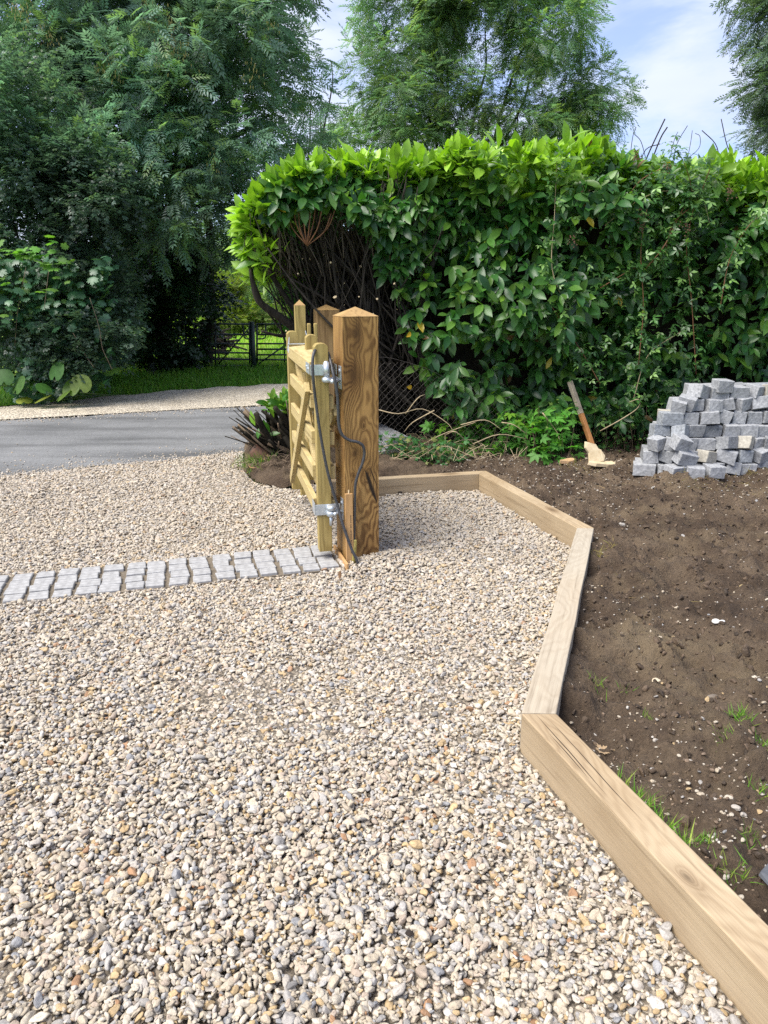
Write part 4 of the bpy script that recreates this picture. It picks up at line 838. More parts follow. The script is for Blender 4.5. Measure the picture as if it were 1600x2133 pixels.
def weed_stems(P, r=.0022, k=140):
    def f(mb, loc):
        for q in P[:k]:
            g = np.array((q[0] + random.uniform(-.06, .06), q[1] + random.uniform(0, .08), soil_z(np.array(q[0]), np.array(q[1])) - .01)); mb.tube([g - loc, (g + q) / 2 - loc + np.array((.01, -.01, .02)), q - loc], r, 4, False)
        return mb
    return f
def band(n, pts, hmax, spread=.14, p=1.6):       # spots along a ground line of pixels, heights skewed low
    k = RNG.uniform(0, len(pts) - 1.001, n); i = k.astype(int); f = (k - i)[:, None]; A = np.array([at(x, y, .08) for x, y in pts]); B = A[i] * (1 - f) + A[i + 1] * f
    B[:, :2] += RNG.normal(0, spread, (n, 2)) * (1, .6); B[:, 2] = soil_z(B[:, 0], B[:, 1]) + hmax * RNG.random(n) ** p; return B
P1 = band(460, [(930, 935), (1000, 930), (1060, 945), (1130, 945), (1160, 955)], .40, .11)
patch('creeper_patch', 'low five-leaved creeper growing at the hedge foot behind the edging', 'plant', (1.0, 6.45, .1), FIVE, P1, (0, -.5, 1), RNG.uniform(.06, .105, len(P1)), (.10, .27, .045), .3, (.16, .33, .03), .25, 120, stems=weed_stems(P1))
P2 = band(420, [(800, 955), (850, 950), (900, 958), (960, 952)], .20, .10)
patch('ivy_patch', 'ivy creeping over the ground beside the concrete edgings', 'plant', (.45, 6.45, .1), PALM, P2, (0, -.6, 1), RNG.uniform(.035, .065, len(P2)), (.05, .15, .045), .3, (.24, .26, .08), .12, 60, stems=weed_stems(P2))
P3 = band(700, [(1085, 930), (1150, 950), (1240, 925), (1310, 940), (1330, 920)], .45, .14, 1.3)
patch('ivy_patch', 'dense small-leaved ivy around the foot of the leaning stake', 'plant', (1.7, 6.5, .1), PALM, P3, (0, -.7, 1), RNG.uniform(.03, .055, len(P3)), (.045, .13, .03), .35, (.15, .24, .05), .2, 60, stems=weed_stems(P3))
P4 = band(260, [(1085, 900), (1120, 905)], .30, .08, .9); patch('creeper_patch', 'dark five-leaved creeper reaching up into the hedge shade', 'plant', (.95, 6.6, .1), FIVE, P4[:60], (0, -.6, 1), RNG.uniform(.08, .11, 60), (.05, .17, .035), .25, None, 0, 30, stems=weed_stems(P4[:60]))
def deadstems():
    mb = MB()
    for pts in ([(782, 852), (830, 862), (880, 852), (930, 880), (945, 900)], [(845, 862), (870, 830), (885, 822)], [(840, 955), (900, 915), (960, 890), (990, 880)], [(960, 885), (1010, 875), (1045, 895)], [(905, 855), (860, 880), (842, 900)], [(930, 905), (950, 900), (985, 930), (1030, 935)],
                [(1130, 860), (1160, 900), (1165, 915)], [(1250, 898), (1300, 870), (1330, 848), (1330, 832), (1310, 838)], [(985, 925), (1040, 905), (1100, 915)], [(800, 930), (835, 925), (860, 945)], [(1045, 880), (1070, 885), (1098, 905)]):
        q = spline([aty(x, y, 6.32 + random.uniform(-.06, .1)) for x, y in pts], 4); mb.tube(q, list(np.linspace(.0058, .0025, len(q))), 5)
    for _ in range(110):
        a = at(random.uniform(800, 1080), random.uniform(925, 965), .1); b = a + np.array((random.uniform(-.22, .22), random.uniform(-.1, .1), random.uniform(0, .14))); c = (a + b) / 2 + np.array((0, 0, random.uniform(.0, .08)))
        mb.tube([a + (0, 0, .02), c, b], random.uniform(.0015, .003), 4, False)
    o = mb.build('dead_stems', M['vine'], None, True); tag(o, 'tangle of dry pale vine stems lying along the hedge foot', 'dead stems', kind='stuff')
deadstems()
def bramble():
    t = thing('bramble', 'bramble scrambling over the hedge above the sett heap', 'bramble', (2.5, 6.6, 0)); loc = np.array((2.5, 6.6, 0)); P = []; k = 0
    for pts in ([(1180, 640), (1150, 560), (1155, 450), (1160, 330)], [(1330, 760), (1340, 640), (1335, 520), (1350, 420)], [(1345, 560), (1385, 510), (1420, 440), (1440, 400), (1425, 340), (1395, 300)], [(1440, 395), (1465, 420), (1478, 465)], [(1250, 800), (1210, 730), (1150, 640)], [(1450, 780), (1440, 620), (1430, 520), (1445, 430)],
                [(1260, 470), (1310, 430), (1370, 400), (1430, 400)], [(1250, 600), (1320, 560), (1380, 540)], [(1500, 640), (1520, 540), (1560, 470), (1600, 440)], [(1320, 830), (1350, 740), (1420, 690)], [(1380, 350), (1330, 380), (1290, 440)], [(1480, 350), (1450, 420), (1400, 470), (1380, 560)]):
        q = spline([aty(x, y, 6.46 + random.uniform(-.06, .05)) - loc for x, y in pts], 5); MB().tube(q, list(np.linspace(.0048, .002, len(q))), 5).build('bramble_stem', M['redtwig'] if k % 3 else M['vine'], t, True); k += 1
        for a in q[::1]: P += [a + RNG.normal(size=3) * .05 for _ in range(6)]
    n = 420; xx = RNG.uniform(1.55, 3.0, n); zz = np.where(RNG.random(n) < .6, RNG.uniform(1.4, 2.6, n), RNG.uniform(.3, 1.5, n)); P = np.concatenate([np.array(P), np.stack([xx, hyf(xx) - .1 + RNG.normal(0, .07, n), zz], 1) - loc]); n = len(P)
    tri = five((-75, 0, 75), (.72, 1, .72)); d = unit(np.stack([RNG.normal(size=n), -.4 + RNG.normal(0, .5, n), RNG.normal(-.2, .5, n)], 1)); u = unit(np.array((0, -.6, .9)) + RNG.normal(size=(n, 3)) * .35)
    leaf_parts(t, 'leaf', tri, P, frames(d, u), RNG.uniform(.04, .075, n), tints(n, (.05, .13, .03), .3, (.15, .27, .07), .28), M['leaf'], 100, False)
    hd = MB()
    for px, py in ((1212, 408), (1332, 452), (1335, 475), (1195, 500), (1390, 352), (1325, 330), (1430, 470), (1520, 400)):
        c = aty(px, py, 6.42) - loc
        for _ in range(22): p = c + RNG.normal(size=3) * (.02, .02, .028); hd.tube([p, p + (0, 0, .008)], .0055, 5)
    o = hd.build('seed_heads', plain('brown_seed_head', (.17, .085, .05), (.08, .04, .025), 60, .8), t); o['kind'] = 'stuff'
    tp = MB()
    for pts, r in (([(1340, 345), (1360, 300), (1385, 248)], .006), ([(1352, 350), (1375, 290), (1390, 265)], .006), ([(1330, 350), (1345, 312), (1375, 300)], .004), ([(1312, 330), (1318, 285), (1325, 265)], .003), ([(1400, 345), (1410, 300), (1432, 262)], .003), ([(1430, 340), (1438, 300), (1442, 272)], .0025), ([(1425, 335), (1455, 310), (1458, 285), (1448, 278)], .0025),
                   ([(1395, 330), (1405, 290), (1412, 275)], .0025), ([(1345, 330), (1335, 295), (1322, 280)], .003), ([(1500, 335), (1490, 300), (1462, 272)], .004), ([(1530, 330), (1515, 305), (1502, 248)], .004), ([(1495, 310), (1475, 320)], .003), ([(1240, 340), (1255, 320), (1280, 300)], .003), ([(1130, 322), (1180, 300), (1225, 290)], .004)):
        tp.tube(spline([aty(x, y, 7.0) - loc for x, y in pts], 4), r, 5)
    o = tp.build('bare_twigs', M['bark'], t, True); o['kind'] = 'stuff'
bramble()

# ------------------------------------------------------------------ trees and scrub across the lane
def tree(name, label, loc, blobs, nspray, L, tpl, base, ends, tr, **kw):
    t = thing(name, label, 'tree', loc); lo = np.array(loc)
    if tr: trunk(t, (0, 0, -.2), tr[0], tr[1], tr[2], M['darkbark'], .08)
    if ends: limbs(t, tr[3] if len(tr) > 3 else tr[0], [np.array(e) - lo for e in ends], tr[2] * .8, M['bark'], seg=6)
    foliage(t, inroot(loc, blobs), nspray, L, tpl, base, **kw); return t
g = at(345, 778); AL = (g[0] - .2, 14.6, 0)
ash_blobs = [pb(60, 60, 13.2, (2.0, 1.6, 1.8)), pb(250, 30, 12.8, (1.7, 1.5, 1.6)), pb(430, 60, 12.8, (1.5, 1.4, 1.5)), pb(520, 90, 13.6, (.85, 1.2, 1.3)), pb(560, 240, 13.8, (.75, .9, .85)), pb(480, 235, 12.7, (1.1, 1.0, 1.0)), pb(330, 215, 12.4, (1.3, 1.0, 1.1)), pb(170, 230, 12.9, (1.2, 1.1, 1.1)),
             pb(400, 345, 12.4, (1.0, .8, .75)), pb(530, 330, 13.2, (.85, .8, .7)), pb(250, 330, 12.6, (.8, .8, .6)), pb(330, 450, 12.2, (.5, .55, .33)), pb(400, 430, 12.1, (.7, .6, .42)), pb(330, 500, 12.0, (.42, .4, .2)), pb(470, 420, 12.6, (.55, .6, .45)), pb(40, 210, 13.4, (1.6, 1.2, 1.3)), pb(150, 330, 11.3, (.8, .5, .35)), pb(215, 395, 11.6, (.6, .5, .35)), pb(60, 300, 11.2, (.7, .5, .3)),
             pb(-160, 60, 14, (2.2, 1.8, 2.2)), pb(100, -180, 14, (2.4, 2, 2)), pb(360, -190, 14, (2.2, 2, 1.9)), pb(480, -110, 14.2, (1.2, 1.6, 1.4)), pb(290, 100, 14.6, (2.4, 1.0, 2.2)), pb(450, 190, 14.4, (1.5, .9, 1.7)), pb(600, 335, 14.5, (.55, .8, .45)), pb(450, 470, 13.8, (.8, .6, .45))]
ash = tree('ash_tree', 'big dark ash tree hanging over the lane, its sprays drooping above the far verge', AL, ash_blobs, 4700, .26, ASH, (.145, .235, .185), [p[0] for p in ash_blobs[:11]], ((.1, 0, 3.4), .17, .13, (.1, 0, 2.4)), var=.3, mat='ashleaf', alt=(.15, .235, .085), pa=.18, droop=.18, per=5, sub=11, subr=.40)
trunk(ash, (.62, .9, -.2), (.8, .8, 3.0), .10, .08, M['darkbark']); trunk(ash, (-.55, .7, -.2), (-.75, .8, 3.2), .10, .08, M['darkbark'])
ky = MB()
for px, py in ((240, 110), (238, 140), (215, 150), (350, 80), (355, 115), (352, 50), (385, 100), (310, 20), (170, 255), (178, 270), (450, 345), (445, 350), (310, 375), (280, 420), (60, 20), (30, 10), (100, 70), (525, 150), (560, 60), (345, 455)):
    c = aty(px, py, 11.9) - np.array(AL)
    for _ in range(26):
        p = c + RNG.normal(size=3) * (.07, .07, .13); ky.add([p, p + (.006, .003, -.02), p + (0, 0, -.055), p + (-.006, .003, -.02)], [(0, 1, 2, 3)])
o = ky.build('seed_keys', plain('ash_keys', (.26, .22, .06), (.16, .15, .04), 60, .7, bmp=0), ash); o['kind'] = 'stuff'

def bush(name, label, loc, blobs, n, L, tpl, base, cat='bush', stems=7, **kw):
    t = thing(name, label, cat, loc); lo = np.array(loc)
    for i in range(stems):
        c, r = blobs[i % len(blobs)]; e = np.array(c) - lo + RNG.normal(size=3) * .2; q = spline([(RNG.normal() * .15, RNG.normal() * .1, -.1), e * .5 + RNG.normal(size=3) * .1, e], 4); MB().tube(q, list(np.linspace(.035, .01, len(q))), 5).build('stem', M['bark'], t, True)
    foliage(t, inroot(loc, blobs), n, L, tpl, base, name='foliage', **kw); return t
b1 = [pb(-90, 330, 11.2, 1.3), pb(40, 345, 11.0, (1.1, .9, .7)), pb(150, 400, 10.9, (1.0, .8, .75)), pb(50, 470, 10.7, (1.1, .8, .8)), pb(190, 500, 10.9, (.75, .7, .8)), pb(90, 600, 10.5, (1.0, .7, .8)), pb(215, 640, 10.9, (.55, .6, .8)), pb(110, 720, 10.4, (.9, .6, .5)), pb(-80, 550, 10.4, (1.1, .8, 1.4)), pb(200, 745, 10.8, (.45, .45, .4)), pb(120, 500, 11.8, (1.6, 1., 1.9)), pb(230, 420, 11.6, (.7, .7, .7))]
bush('hawthorn_bush', 'tall dark hawthorn thicket standing beside the lane under the ash boughs', (-4.8, 11.2, 0), b1, 8600, .10, SMALL, (.105, .175, .125), 'bush', 9, var=.35, mat='ashleaf', alt=(.13, .20, .10), pa=.14, per=5, sub=10, subr=.45, droop=.15)
b2 = [pb(300, 620, 15.6, (1.3, .9, 1.2)), pb(375, 570, 15.5, (1.1, .9, 1.0)), pb(250, 700, 15.5, (.9, .7, .8)), pb(330, 735, 15.6, (.8, .6, .5)), pb(375, 700, 14.9, (.45, .4, .7)), pb(270, 510, 15.8, (1.4, .8, 1.0)), pb(150, 600, 16, (2, 1, 2)), pb(385, 762, 14.7, (.25, .25, .18)), pb(-30, 690, 13.0, (1.3, .8, .9)), pb(60, 740, 12.6, (.9, .6, .6)), pb(300, 690, 14.0, (.7, .4, .8)), pb(250, 640, 13.7, (.6, .4, .7)), pb(380, 660, 14.25, (.35, .35, .8)), pb(330, 590, 14.2, (.8, .4, .4)), pb(410, 590, 14.4, (.4, .4, .5)), pb(405, 540, 14.8, (.4, .4, .35))]
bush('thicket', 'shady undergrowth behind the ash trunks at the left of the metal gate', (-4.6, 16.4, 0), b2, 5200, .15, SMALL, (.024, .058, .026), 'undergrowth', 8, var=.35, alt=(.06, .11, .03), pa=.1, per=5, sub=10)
b3 = [pb(455, 635, 25.6, (.55, .5, .75)), pb(430, 600, 26.0, (.6, .5, .6)), pb(485, 605, 26.5, (.5, .5, .6)), pb(470, 660, 25.4, (.6, .5, .4)), pb(415, 570, 26.5, (.5, .5, .6))]
bush('willow_bush', 'sunlit yellow-green bush just behind the dark metal gate', (-5.6, 26., 0), b3, 1700, .17, FINE, (.20, .28, .06), 'bush', 5, var=.35, alt=(.28, .32, .07), pa=.3, per=5, sub=9, mat='leafthin')
# lobed climber, brambles and butterbur at the verge edge
P5 = np.array([aty(RNG.uniform(-40, 215) , RNG.uniform(560, 830), 0)for _ in range(1)])
xs = RNG.uniform(-80, 235, 1300); ys = RNG.uniform(535, 838, 1300); P5 = np.array([aty(a, b, 9.95 + (.9 if False else .0) + .0022 * a + RNG.normal(0, .10)) for a, b in zip(xs, ys)]); keep = (fbm(P5[:, 0] * 1.0, P5[:, 2], 1.3, 3, 44) > -.06) & (P5[:, 2] > .03); P5 = P5[keep]
CL = thing('sycamore_sapling', 'lobed-leaved sycamore growth covering the thicket at the verge edge', 'plant', (-4.9, 10., 0)); lo = np.array((-4.9, 10., 0)); n = len(P5)
d = unit(np.stack([RNG.normal(size=n) * .7, -.7 + RNG.normal(0, .4, n), RNG.normal(-.45, .4, n)], 1)); u = unit(np.array((0, -.55, .8)) + RNG.normal(size=(n, 3)) * .3)
leaf_parts(CL, 'leaf', MAPLE, P5 - lo, frames(d, u), RNG.uniform(.09, .17, n), tints(n, (.065, .155, .078), .3, (.15, .28, .06), .14), M['leaf'], 140, False)
P6 = np.array([aty(x + RNG.normal(0, 7), y + RNG.normal(0, 6), 9.55) for x, y in [(10, 520), (25, 518), (40, 520), (55, 522), (70, 524), (85, 526), (98, 530), (112, 512), (120, 520), (105, 505), (118, 540), (112, 560), (110, 585), (125, 545), (0, 525), (-20, 522), (14, 585), (108, 600), (35, 528), (60, 530), (80, 532)] * 2]); n = len(P6)
d = unit(np.stack([RNG.normal(size=n), -.6 + RNG.normal(0, .4, n), RNG.normal(-.15, .3, n)], 1)); u = unit(np.array((0, -.2, 1.)) + RNG.normal(size=(n, 3)) * .3)
leaf_parts(CL, 'leaf', MAPLE, P6 - lo, frames(d, u), RNG.uniform(.10, .17, n), tints(n, (.13, .27, .06), .25), M['leafthin'], n, False)
vn = MB()
for pts in ([(190, 620), (205, 680), (212, 720), (228, 750), (232, 770)], [(105, 560), (98, 620), (95, 640)], [(150, 690), (175, 745), (195, 765)], [(60, 560), (35, 640), (30, 720)]): vn.tube(spline([aty(x, y, 9.9) + RNG.normal(size=3) * .02 - lo for x, y in pts], 4), .0035, 4)
o = vn.build('stems', M['twig'], CL, True)
bb = thing('butterbur', 'broad pale green butterbur leaves at the far edge of the gravel verge', 'plant', tuple(at(150, 826))); lo = np.array(bb.location)
for px, py, s, az, tl, yl in ((168, 806, .27, 10, 62, .45), (142, 812, .26, -20, 58, .3), (118, 822, .26, -60, 40, .3), (112, 780, .27, -30, 66, 0), (30, 808, .27, -40, 60, .1), (72, 826, .24, -70, 25, .9), (50, 828, .2, 20, 20, .9), (100, 806, .2, 60, 40, 0), (8, 790, .24, 10, 60, 0)):
    V, F = ROUND; c = np.array((.06, .15, .035)) * (1 - yl) + np.array((.24, .27, .05)) * yl; me = npmesh('leaf', V * s * (1, 1, .5), F, c); me.materials.append(M['leafthin']); o = obj('leaf', me, None, bb)
    p = aty(px, py + 12, 9.75); o.location = p - lo; o.rotation_euler = (R(tl), 0, R(az))
    MB().tube([p - lo, np.array((p[0] * .97 - lo[0], .08, 0))], .004, 5).build('stalk', M['leafstalk'], bb, True)

# ------------------------------------------------------------------ verge and field grass
def blades(name, P, h, base, var, alt, pa, lean=.5, wd=.1, mat='grass', parent=None, kind='stuff', label=None):
    n = len(P); V = np.array([(-.5, 0, 0), (.5, 0, 0), (.34, .55, -.10), (-.34, .55, -.10), (0, 1, -.38)], float); V[:, 0] *= wd; F = np.array([(0, 1, 2), (0, 2, 3), (3, 2, 4)])
    d = unit(np.stack([RNG.normal(0, lean, n), RNG.normal(0, lean, n), np.ones(n)], 1)); u = unit(RNG.normal(size=(n, 3)) + np.array((0, -.6, .1)))
    o = scatter(name, (V, F), P, frames(d, u), h, tints(n, base, var, alt, pa), M[mat], parent, kind); return o
n = 26000; x = RNG.uniform(-6.5, .6, n); y = RNG.uniform(9.9, 15.6, n); vy = np.interp(x, [p[0] for p in vf], [p[1] for p in vf]) + .10 + .12 * fbm(x, y, 3., 2, 8); k = (y > vy) & ((y < vy + 4.5)); x, y = x[k], y[k]
blades('verge_grass', np.stack([x, y, np.full(len(x), -.08)], 1), RNG.uniform(.07, .19, len(x)), (.08, .20, .022), .35, (.16, .26, .04), .25, .4, .11)
n = 15000; y = 15.2 + RNG.random(n) ** 1.6 * 26; x = RNG.uniform(-.34, .02, n) * y; blades('field_grass', np.stack([x, y, np.full(n, -.09)], 1), RNG.uniform(.10, .24, n) * np.clip(y / 18, 1, 1.6), (.24, .40, .05), .3, (.34, .40, .09), .25, .45, .14)

# ------------------------------------------------------------------ dark metal field gates
def metal_gate(label, xa, xb, Ya, Yb, bars, ups, dg, px0):
    t = thing('metal_gate', label, 'gate', (*at(px0, 764)[:2], 0)); lo = np.array(t.location)
    def q(px, py): f = (px - xa) / (xb - xa); return aty(px, py, Ya + (Yb - Ya) * f) - lo
    for y0, y1 in bars: MB().tube([q(xa, y0), q(xb, y1)], .017, 8).build('bar', M['gatemetal'], t, True)
    for px, r in ups: MB().tube([q(px, 676), q(px, 763)], r, 8).build('upright', M['gatemetal'], t, True)
    for a, b in dg: MB().tube([q(*a), q(*b)], .015, 8).build('diagonal_brace', M['gatemetal'], t, True)
    wm = MB()
    for i in range(int((xb - xa) / 4.2)): wm.tube([q(xa + 4.2 * i, 716), q(xa + 4.2 * i, 761)], .0011, 3, False)
    for j in range(11): wm.tube([q(xa, 717 + j * 4.1), q(xb, 717 + j * 4.1)], .0011, 3, False)
    o = wm.build('wire_mesh', M['gatemetal'], t); o['kind'] = 'stuff'; return t, q
ga, q = metal_gate('dark metal field gate with a long diagonal brace, the wider of the two', 385, 526, 15.0, 15.25, ((674, 675.5), (696, 697), (715, 716.5), (733, 735.5), (748, 749), (762, 762)), ((449, .016), (520.5, .02), (387, .025)), (((454, 760), (523, 679)),), 455)
MB().tube([q(506, 676), q(507.5, 698), q(510, 704), q(514, 706), q(524, 706)], .014, 8).build('latch_loop', M['gatemetal'], ga, True)
gb, q = metal_gate('narrower dark metal field gate, partly hidden by the wooden gate', 534, 622, 15.3, 15.5, ((675.5, 674.5), (697, 697), (716, 716), (727.5, 727.5), (739, 739), (749.5, 749.5), (762, 761)), ((535.5, .02), (593, .014), (620, .02)), (((536, 760), (600, 715)),), 575)
MB().tube([q(536, 706), q(547, 706), q(552, 704), q(554, 698), q(553, 676)], .014, 8).build('latch_loop', M['gatemetal'], gb, True)
gp = thing('gate_upright', 'thick dark metal post where the two field gates meet', 'post', tuple(at(529, 764))); z = aty(529, 674, gp.location[1])[2]
MB().tube([(0, 0, -.2), (0, 0, z + .02)], .05, 12).build('post_shaft', M['gatemetal'], gp, True); MB().tube([(0, 0, z + .02), (0, 0, z + .035)], .034, 10).build('post_cap', M['gatemetal'], gp, True)
bp = thing('brush_pile', 'heap of grey cut branches stacked behind the metal gate', 'brush pile', (-3.68, 16.6, 0))
for i in range(90):
    a = np.array((random.uniform(-.28, .28), random.uniform(-.5, .4), 0)); a[2] = max(.04, .75 * (1 - (a[0] / .45) ** 2) * random.random() ** .6); d = unit(np.array((random.uniform(-.7, .7), random.uniform(-1, .2), random.uniform(-.25, .25)))); r = random.uniform(.012, .04); L = random.uniform(.15, .38)
    MB().tube([a - d * L, a + RNG.normal(size=3) * .02, a + d * L], r, 6).build('branch', M['twig'] if i % 3 else M['bark'], bp, True)

# ------------------------------------------------------------------ trees beyond
cb = [pb(860, 60, 20, (1.3, 1.3, 1.5)), pb(900, 40, 20.5, (1.4, 1.4, 1.6)), pb(1010, 60, 20, (1.5, 1.3, 1.5)), pb(1120, 70, 20, (1.5, 1.3, 1.6)), pb(1190, 60, 20.5, (1.0, 1.2, 1.6)), pb(805, 200, 19.6, (.95, 1.1, 1.2)), pb(860, 180, 20, (1.2, 1, 1.3)), pb(960, 220, 19.6, (1.2, 1.1, 1.1)), pb(1080, 230, 19.4, (1.3, 1.1, .9)), pb(1180, 200, 19.8, (1.2, 1., 1.0)), pb(1250, 200, 20, (.7, .8, .7)),
      pb(800, 300, 19.6, (1.1, 1, .8)), pb(900, 310, 19.4, (1.3, 1, .8)), pb(1040, 310, 19.4, (1.4, 1, .7)), pb(1150, 280, 19.8, (1.2, 1, .7)), pb(900, -90, 20.5, (1.7, 1.6, 1.5)), pb(1050, -100, 20.5, (2.2, 1.6, 1.5)), pb(735, 285, 19.8, (.45, .6, .45)), pb(1220, 260, 19.9, (.6, .7, .5)), pb(775, 20, 20.2, (.45, .9, .9))]
tree('ash_tree', 'light lacy ash tree rising behind the middle of the laurel hedge', (2.0, 20.4, 0), cb, 5000, .27, FINE, (.14, .235, .13), [p[0] for p in cb[:14]], ((.05, 0, 2.4), .2, .075), var=.3, mat='ashleaf', alt=(.17, .25, .06), pa=.28, sub=10, subr=.38, shell=.5)
lb = [pb(650, 170, 17, (.45, .5, .9)), pb(668, 230, 17, (.4, .5, .5)), pb(640, 300, 17, (.6, .6, .4)), pb(690, 130, 17.2, (.3, .3, .3)), pb(690, 330, 17.5, (.5, .5, .35))]
tree('young_tree', 'thin young tree filling the gap between the two ash trees', (-1.6, 17.2, 0), lb, 95, .26, FINE, (.09, .16, .10), [p[0] for p in lb], ((.0, 0, 1.6), .06, .045), var=.3, sub=8, subr=.4)
rb = [pb(1618, 40, 15, (.6, .8, .9)), pb(1668, 130, 15, (.95, .9, .9)), pb(1625, 170, 15, (.45, .6, .6)), pb(1645, 250, 15, (.75, .7, .6)), pb(1602, 285, 15, (.35, .45, .3)), pb(1740, 60, 15.5, (1.2, 1.2, 1.6)), pb(1740, 240, 15.5, (1.2, 1.1, 1.2)), pb(1680, -80, 15.5, (1.1, 1.1, 1.2))]
tree('willow_tree', 'grey-green willow at the edge of the view behind the hedge', (9.0, 15.4, 0), rb, 2000, .24, FINE, (.11, .165, .13), [p[0] for p in rb[:7]], ((-.05, 0, 2.2), .18, .13), var=.3, sub=10, subr=.42, shell=.45)
for i, (px, py, Y, r, base, alt, lab, tpl) in enumerate(((560, 590, 30, (1.5, 1.3, 2.0), (.10, .18, .11), (.16, .24, .10), 'blue-green tree across the field, seen above the right end of the metal gates', FINE), (510, 575, 34, (1.8, 1.5, 2.2), (.13, .21, .09), (.2, .27, .08), 'pale green tree across the field above the latch of the metal gate', FINE),
                                                        (610, 600, 32, (1.6, 1.3, 1.8), (.08, .15, .08), (.14, .2, .08), 'dark conifer-like tree across the field behind the wooden gate post', FINE), (450, 540, 36, (2.2, 1.5, 2.5), (.09, .16, .08), (.15, .22, .08), 'tall tree across the field showing through the left scrub', FINE),
                                                        (545, 655, 26, (1.2, .8, .45), (.17, .26, .05), (.26, .3, .08), 'low bright bush at the field edge above the metal gate', SMALL), (600, 660, 27, (1.1, .8, .4), (.12, .2, .045), (.2, .26, .06), 'low green bush at the field edge near the hedge stems', SMALL), (300, 560, 42, (5, 2, 2.6), (.045, .09, .035), (.1, .16, .05), 'far tree belt behind the thicket', FINE), (700, 600, 42, (6, 2, 2.0), (.045, .09, .035), (.1, .16, .05), 'far tree belt beyond the field, behind the laurel hedge', FINE))):
    c = aty(px, py, Y); base_ = (c[0], Y, 0); bl = [(c, r), (c + (0, 0, -r[2] * .8), (r[0] * .9, r[1], r[2])), (c + (r[0] * .5, .2, -r[2] * .4), (r[0] * .7, r[1] * .8, r[2] * .8))]
    t = thing('field_tree' if r[2] > 1 else 'field_bush', lab, 'tree' if r[2] > 1 else 'bush', base_); trunk(t, (0, 0, -.2), (0, 0, c[2]), .14 if r[2] > 1 else .04, .05, M['bark'])
    foliage(t, inroot(base_, bl), int(520 * max(1, r[0] / 2)) if r[2] > 1 else 320, .36 if r[2] > 1 else .2, tpl, base, alt=alt, pa=.25, sub=12, name='crown', mat='leafthin')

# ------------------------------------------------------------------ cut stump by the open gate, tufts, dead leaves
stp_ = thing('cut_stump', 'hacked dark shrub stump with snapped shoots beside the open wooden gate', 'stump', (-.84, 6.30, .05)); lo = np.array(stp_.location)
for i in range(150):
    a = random.uniform(-1.5, 1.5); L = random.uniform(.2, .60); d = unit(np.array((-.75 * random.random() - .15 if i % 4 else .2, random.uniform(-.5, .35), random.uniform(.35, 1.1)))); b = np.array((random.uniform(-.10, .22), random.uniform(-.1, .1), random.uniform(-.05, .12))); r = random.choice((.006, .008, .012, .02, .036))
    d = unit(d + np.array((-.35, -.25, .1))); q = spline([b, b + d * L * .5 + RNG.normal(size=3) * .02, b + d * L], 3); MB().tube(q, list(np.linspace(r, r * .6, len(q))), 6).build('shoot', M['darkbark'] if i % 5 else M['twig'], stp_, True)
MB().tube([(-.1, -.14, .0), (-.26, -.2, .16)], [.07, .055], 9).build('cut_branch', plain('red_brown_bark', (.13, .06, .035), (.05, .025, .016), 20, .85, 0, .6), stp_, True)
P = np.concatenate([np.array([aty(x + RNG.normal(0, 9), y + RNG.normal(0, 7), 6.2 + RNG.normal(0, .08)) for x, y in ((592, 830), (598, 845), (578, 842), (588, 855), (566, 860), (600, 835), (603, 850), (548, 905), (585, 690), (590, 720), (580, 745))]) for _ in range(9)]) - lo; n = len(P)
d = unit(np.stack([RNG.normal(-.2, .6, n), RNG.normal(-.3, .4, n), RNG.normal(.7, .4, n)], 1)); s = RNG.uniform(.08, .13, n); sel = P[:, 2] < .62; P, d, s = P[sel], d[sel], s[sel]; n = len(P)
leaf_parts(stp_, 'leaf', LAUREL, P, frames(d, unit(np.array((0, -.6, .6)) + RNG.normal(size=(n, 3)) * .3)), s, tints(n, (.06, .18, .02), .3, (.16, .3, .03), .4), M['laurel'], n)
lp = aty(523, 867, 6.1) - lo; o = obj('leaf', npmesh('leaf', LAUREL[0] * .13, LAUREL[1], np.array((.16, .33, .02))), M['laurel'], stp_, True); o.location = lp + (0, 0, .05); o.rotation_euler = (R(-70), R(20), R(160))
lt = MB()
for _ in range(260):
    a = np.array((random.uniform(-.32, .2), random.uniform(-.42, .1), 0)); wz = float(soil_z(np.array(a[0] + lo[0]), np.array(a[1] + lo[1]))) - lo[2]; a[2] = wz + .012; d = unit(np.array((random.uniform(-1, 1), random.uniform(-1, 1), random.uniform(-.1, .35)))) * random.uniform(.04, .13); lt.tube([a, a + d * .5 + (0, 0, .012), a + d], random.uniform(.0015, .004), 4, False)
o = lt.build('twig_litter', M['twig'], stp_, True); o['kind'] = 'stuff'
def tuft(px, py, n, h, sp, lab, base=(.13, .29, .03), alt=(.26, .34, .06), z=.06, lean=.55, stretch=None):
    c = at(px, py, z); c[2] = float(soil_z(np.array(c[0]), np.array(c[1]))); q = RNG.normal(size=(n, 3)) * (sp, sp, 0)
    if stretch is not None: q = q * .35 + np.outer(RNG.uniform(-.5, .5, n), stretch)
    P = q; Wz = soil_z(P[:, 0] + c[0], P[:, 1] + c[1]) - c[2] - .006; P[:, 2] = Wz
    o = blades('grass_tuft', P, RNG.uniform(.45, 1.1, n) * h, base, .3, alt, .3, lean, .055, 'grass', None, None); o.location = c; tag(o, lab, 'grass tuft', 'grass tufts on the bare soil'); return o
pa_, pb_ = at(1290, 1625, .07), at(1425, 1775, .07); tuft(1352, 1695, 300, .085, .03, 'long strip of lush grass along the back of the nearest sleeper', stretch=np.array(((pb_ - pa_)[0] + .02, (pb_ - pa_)[1], 0)) * 1.0)
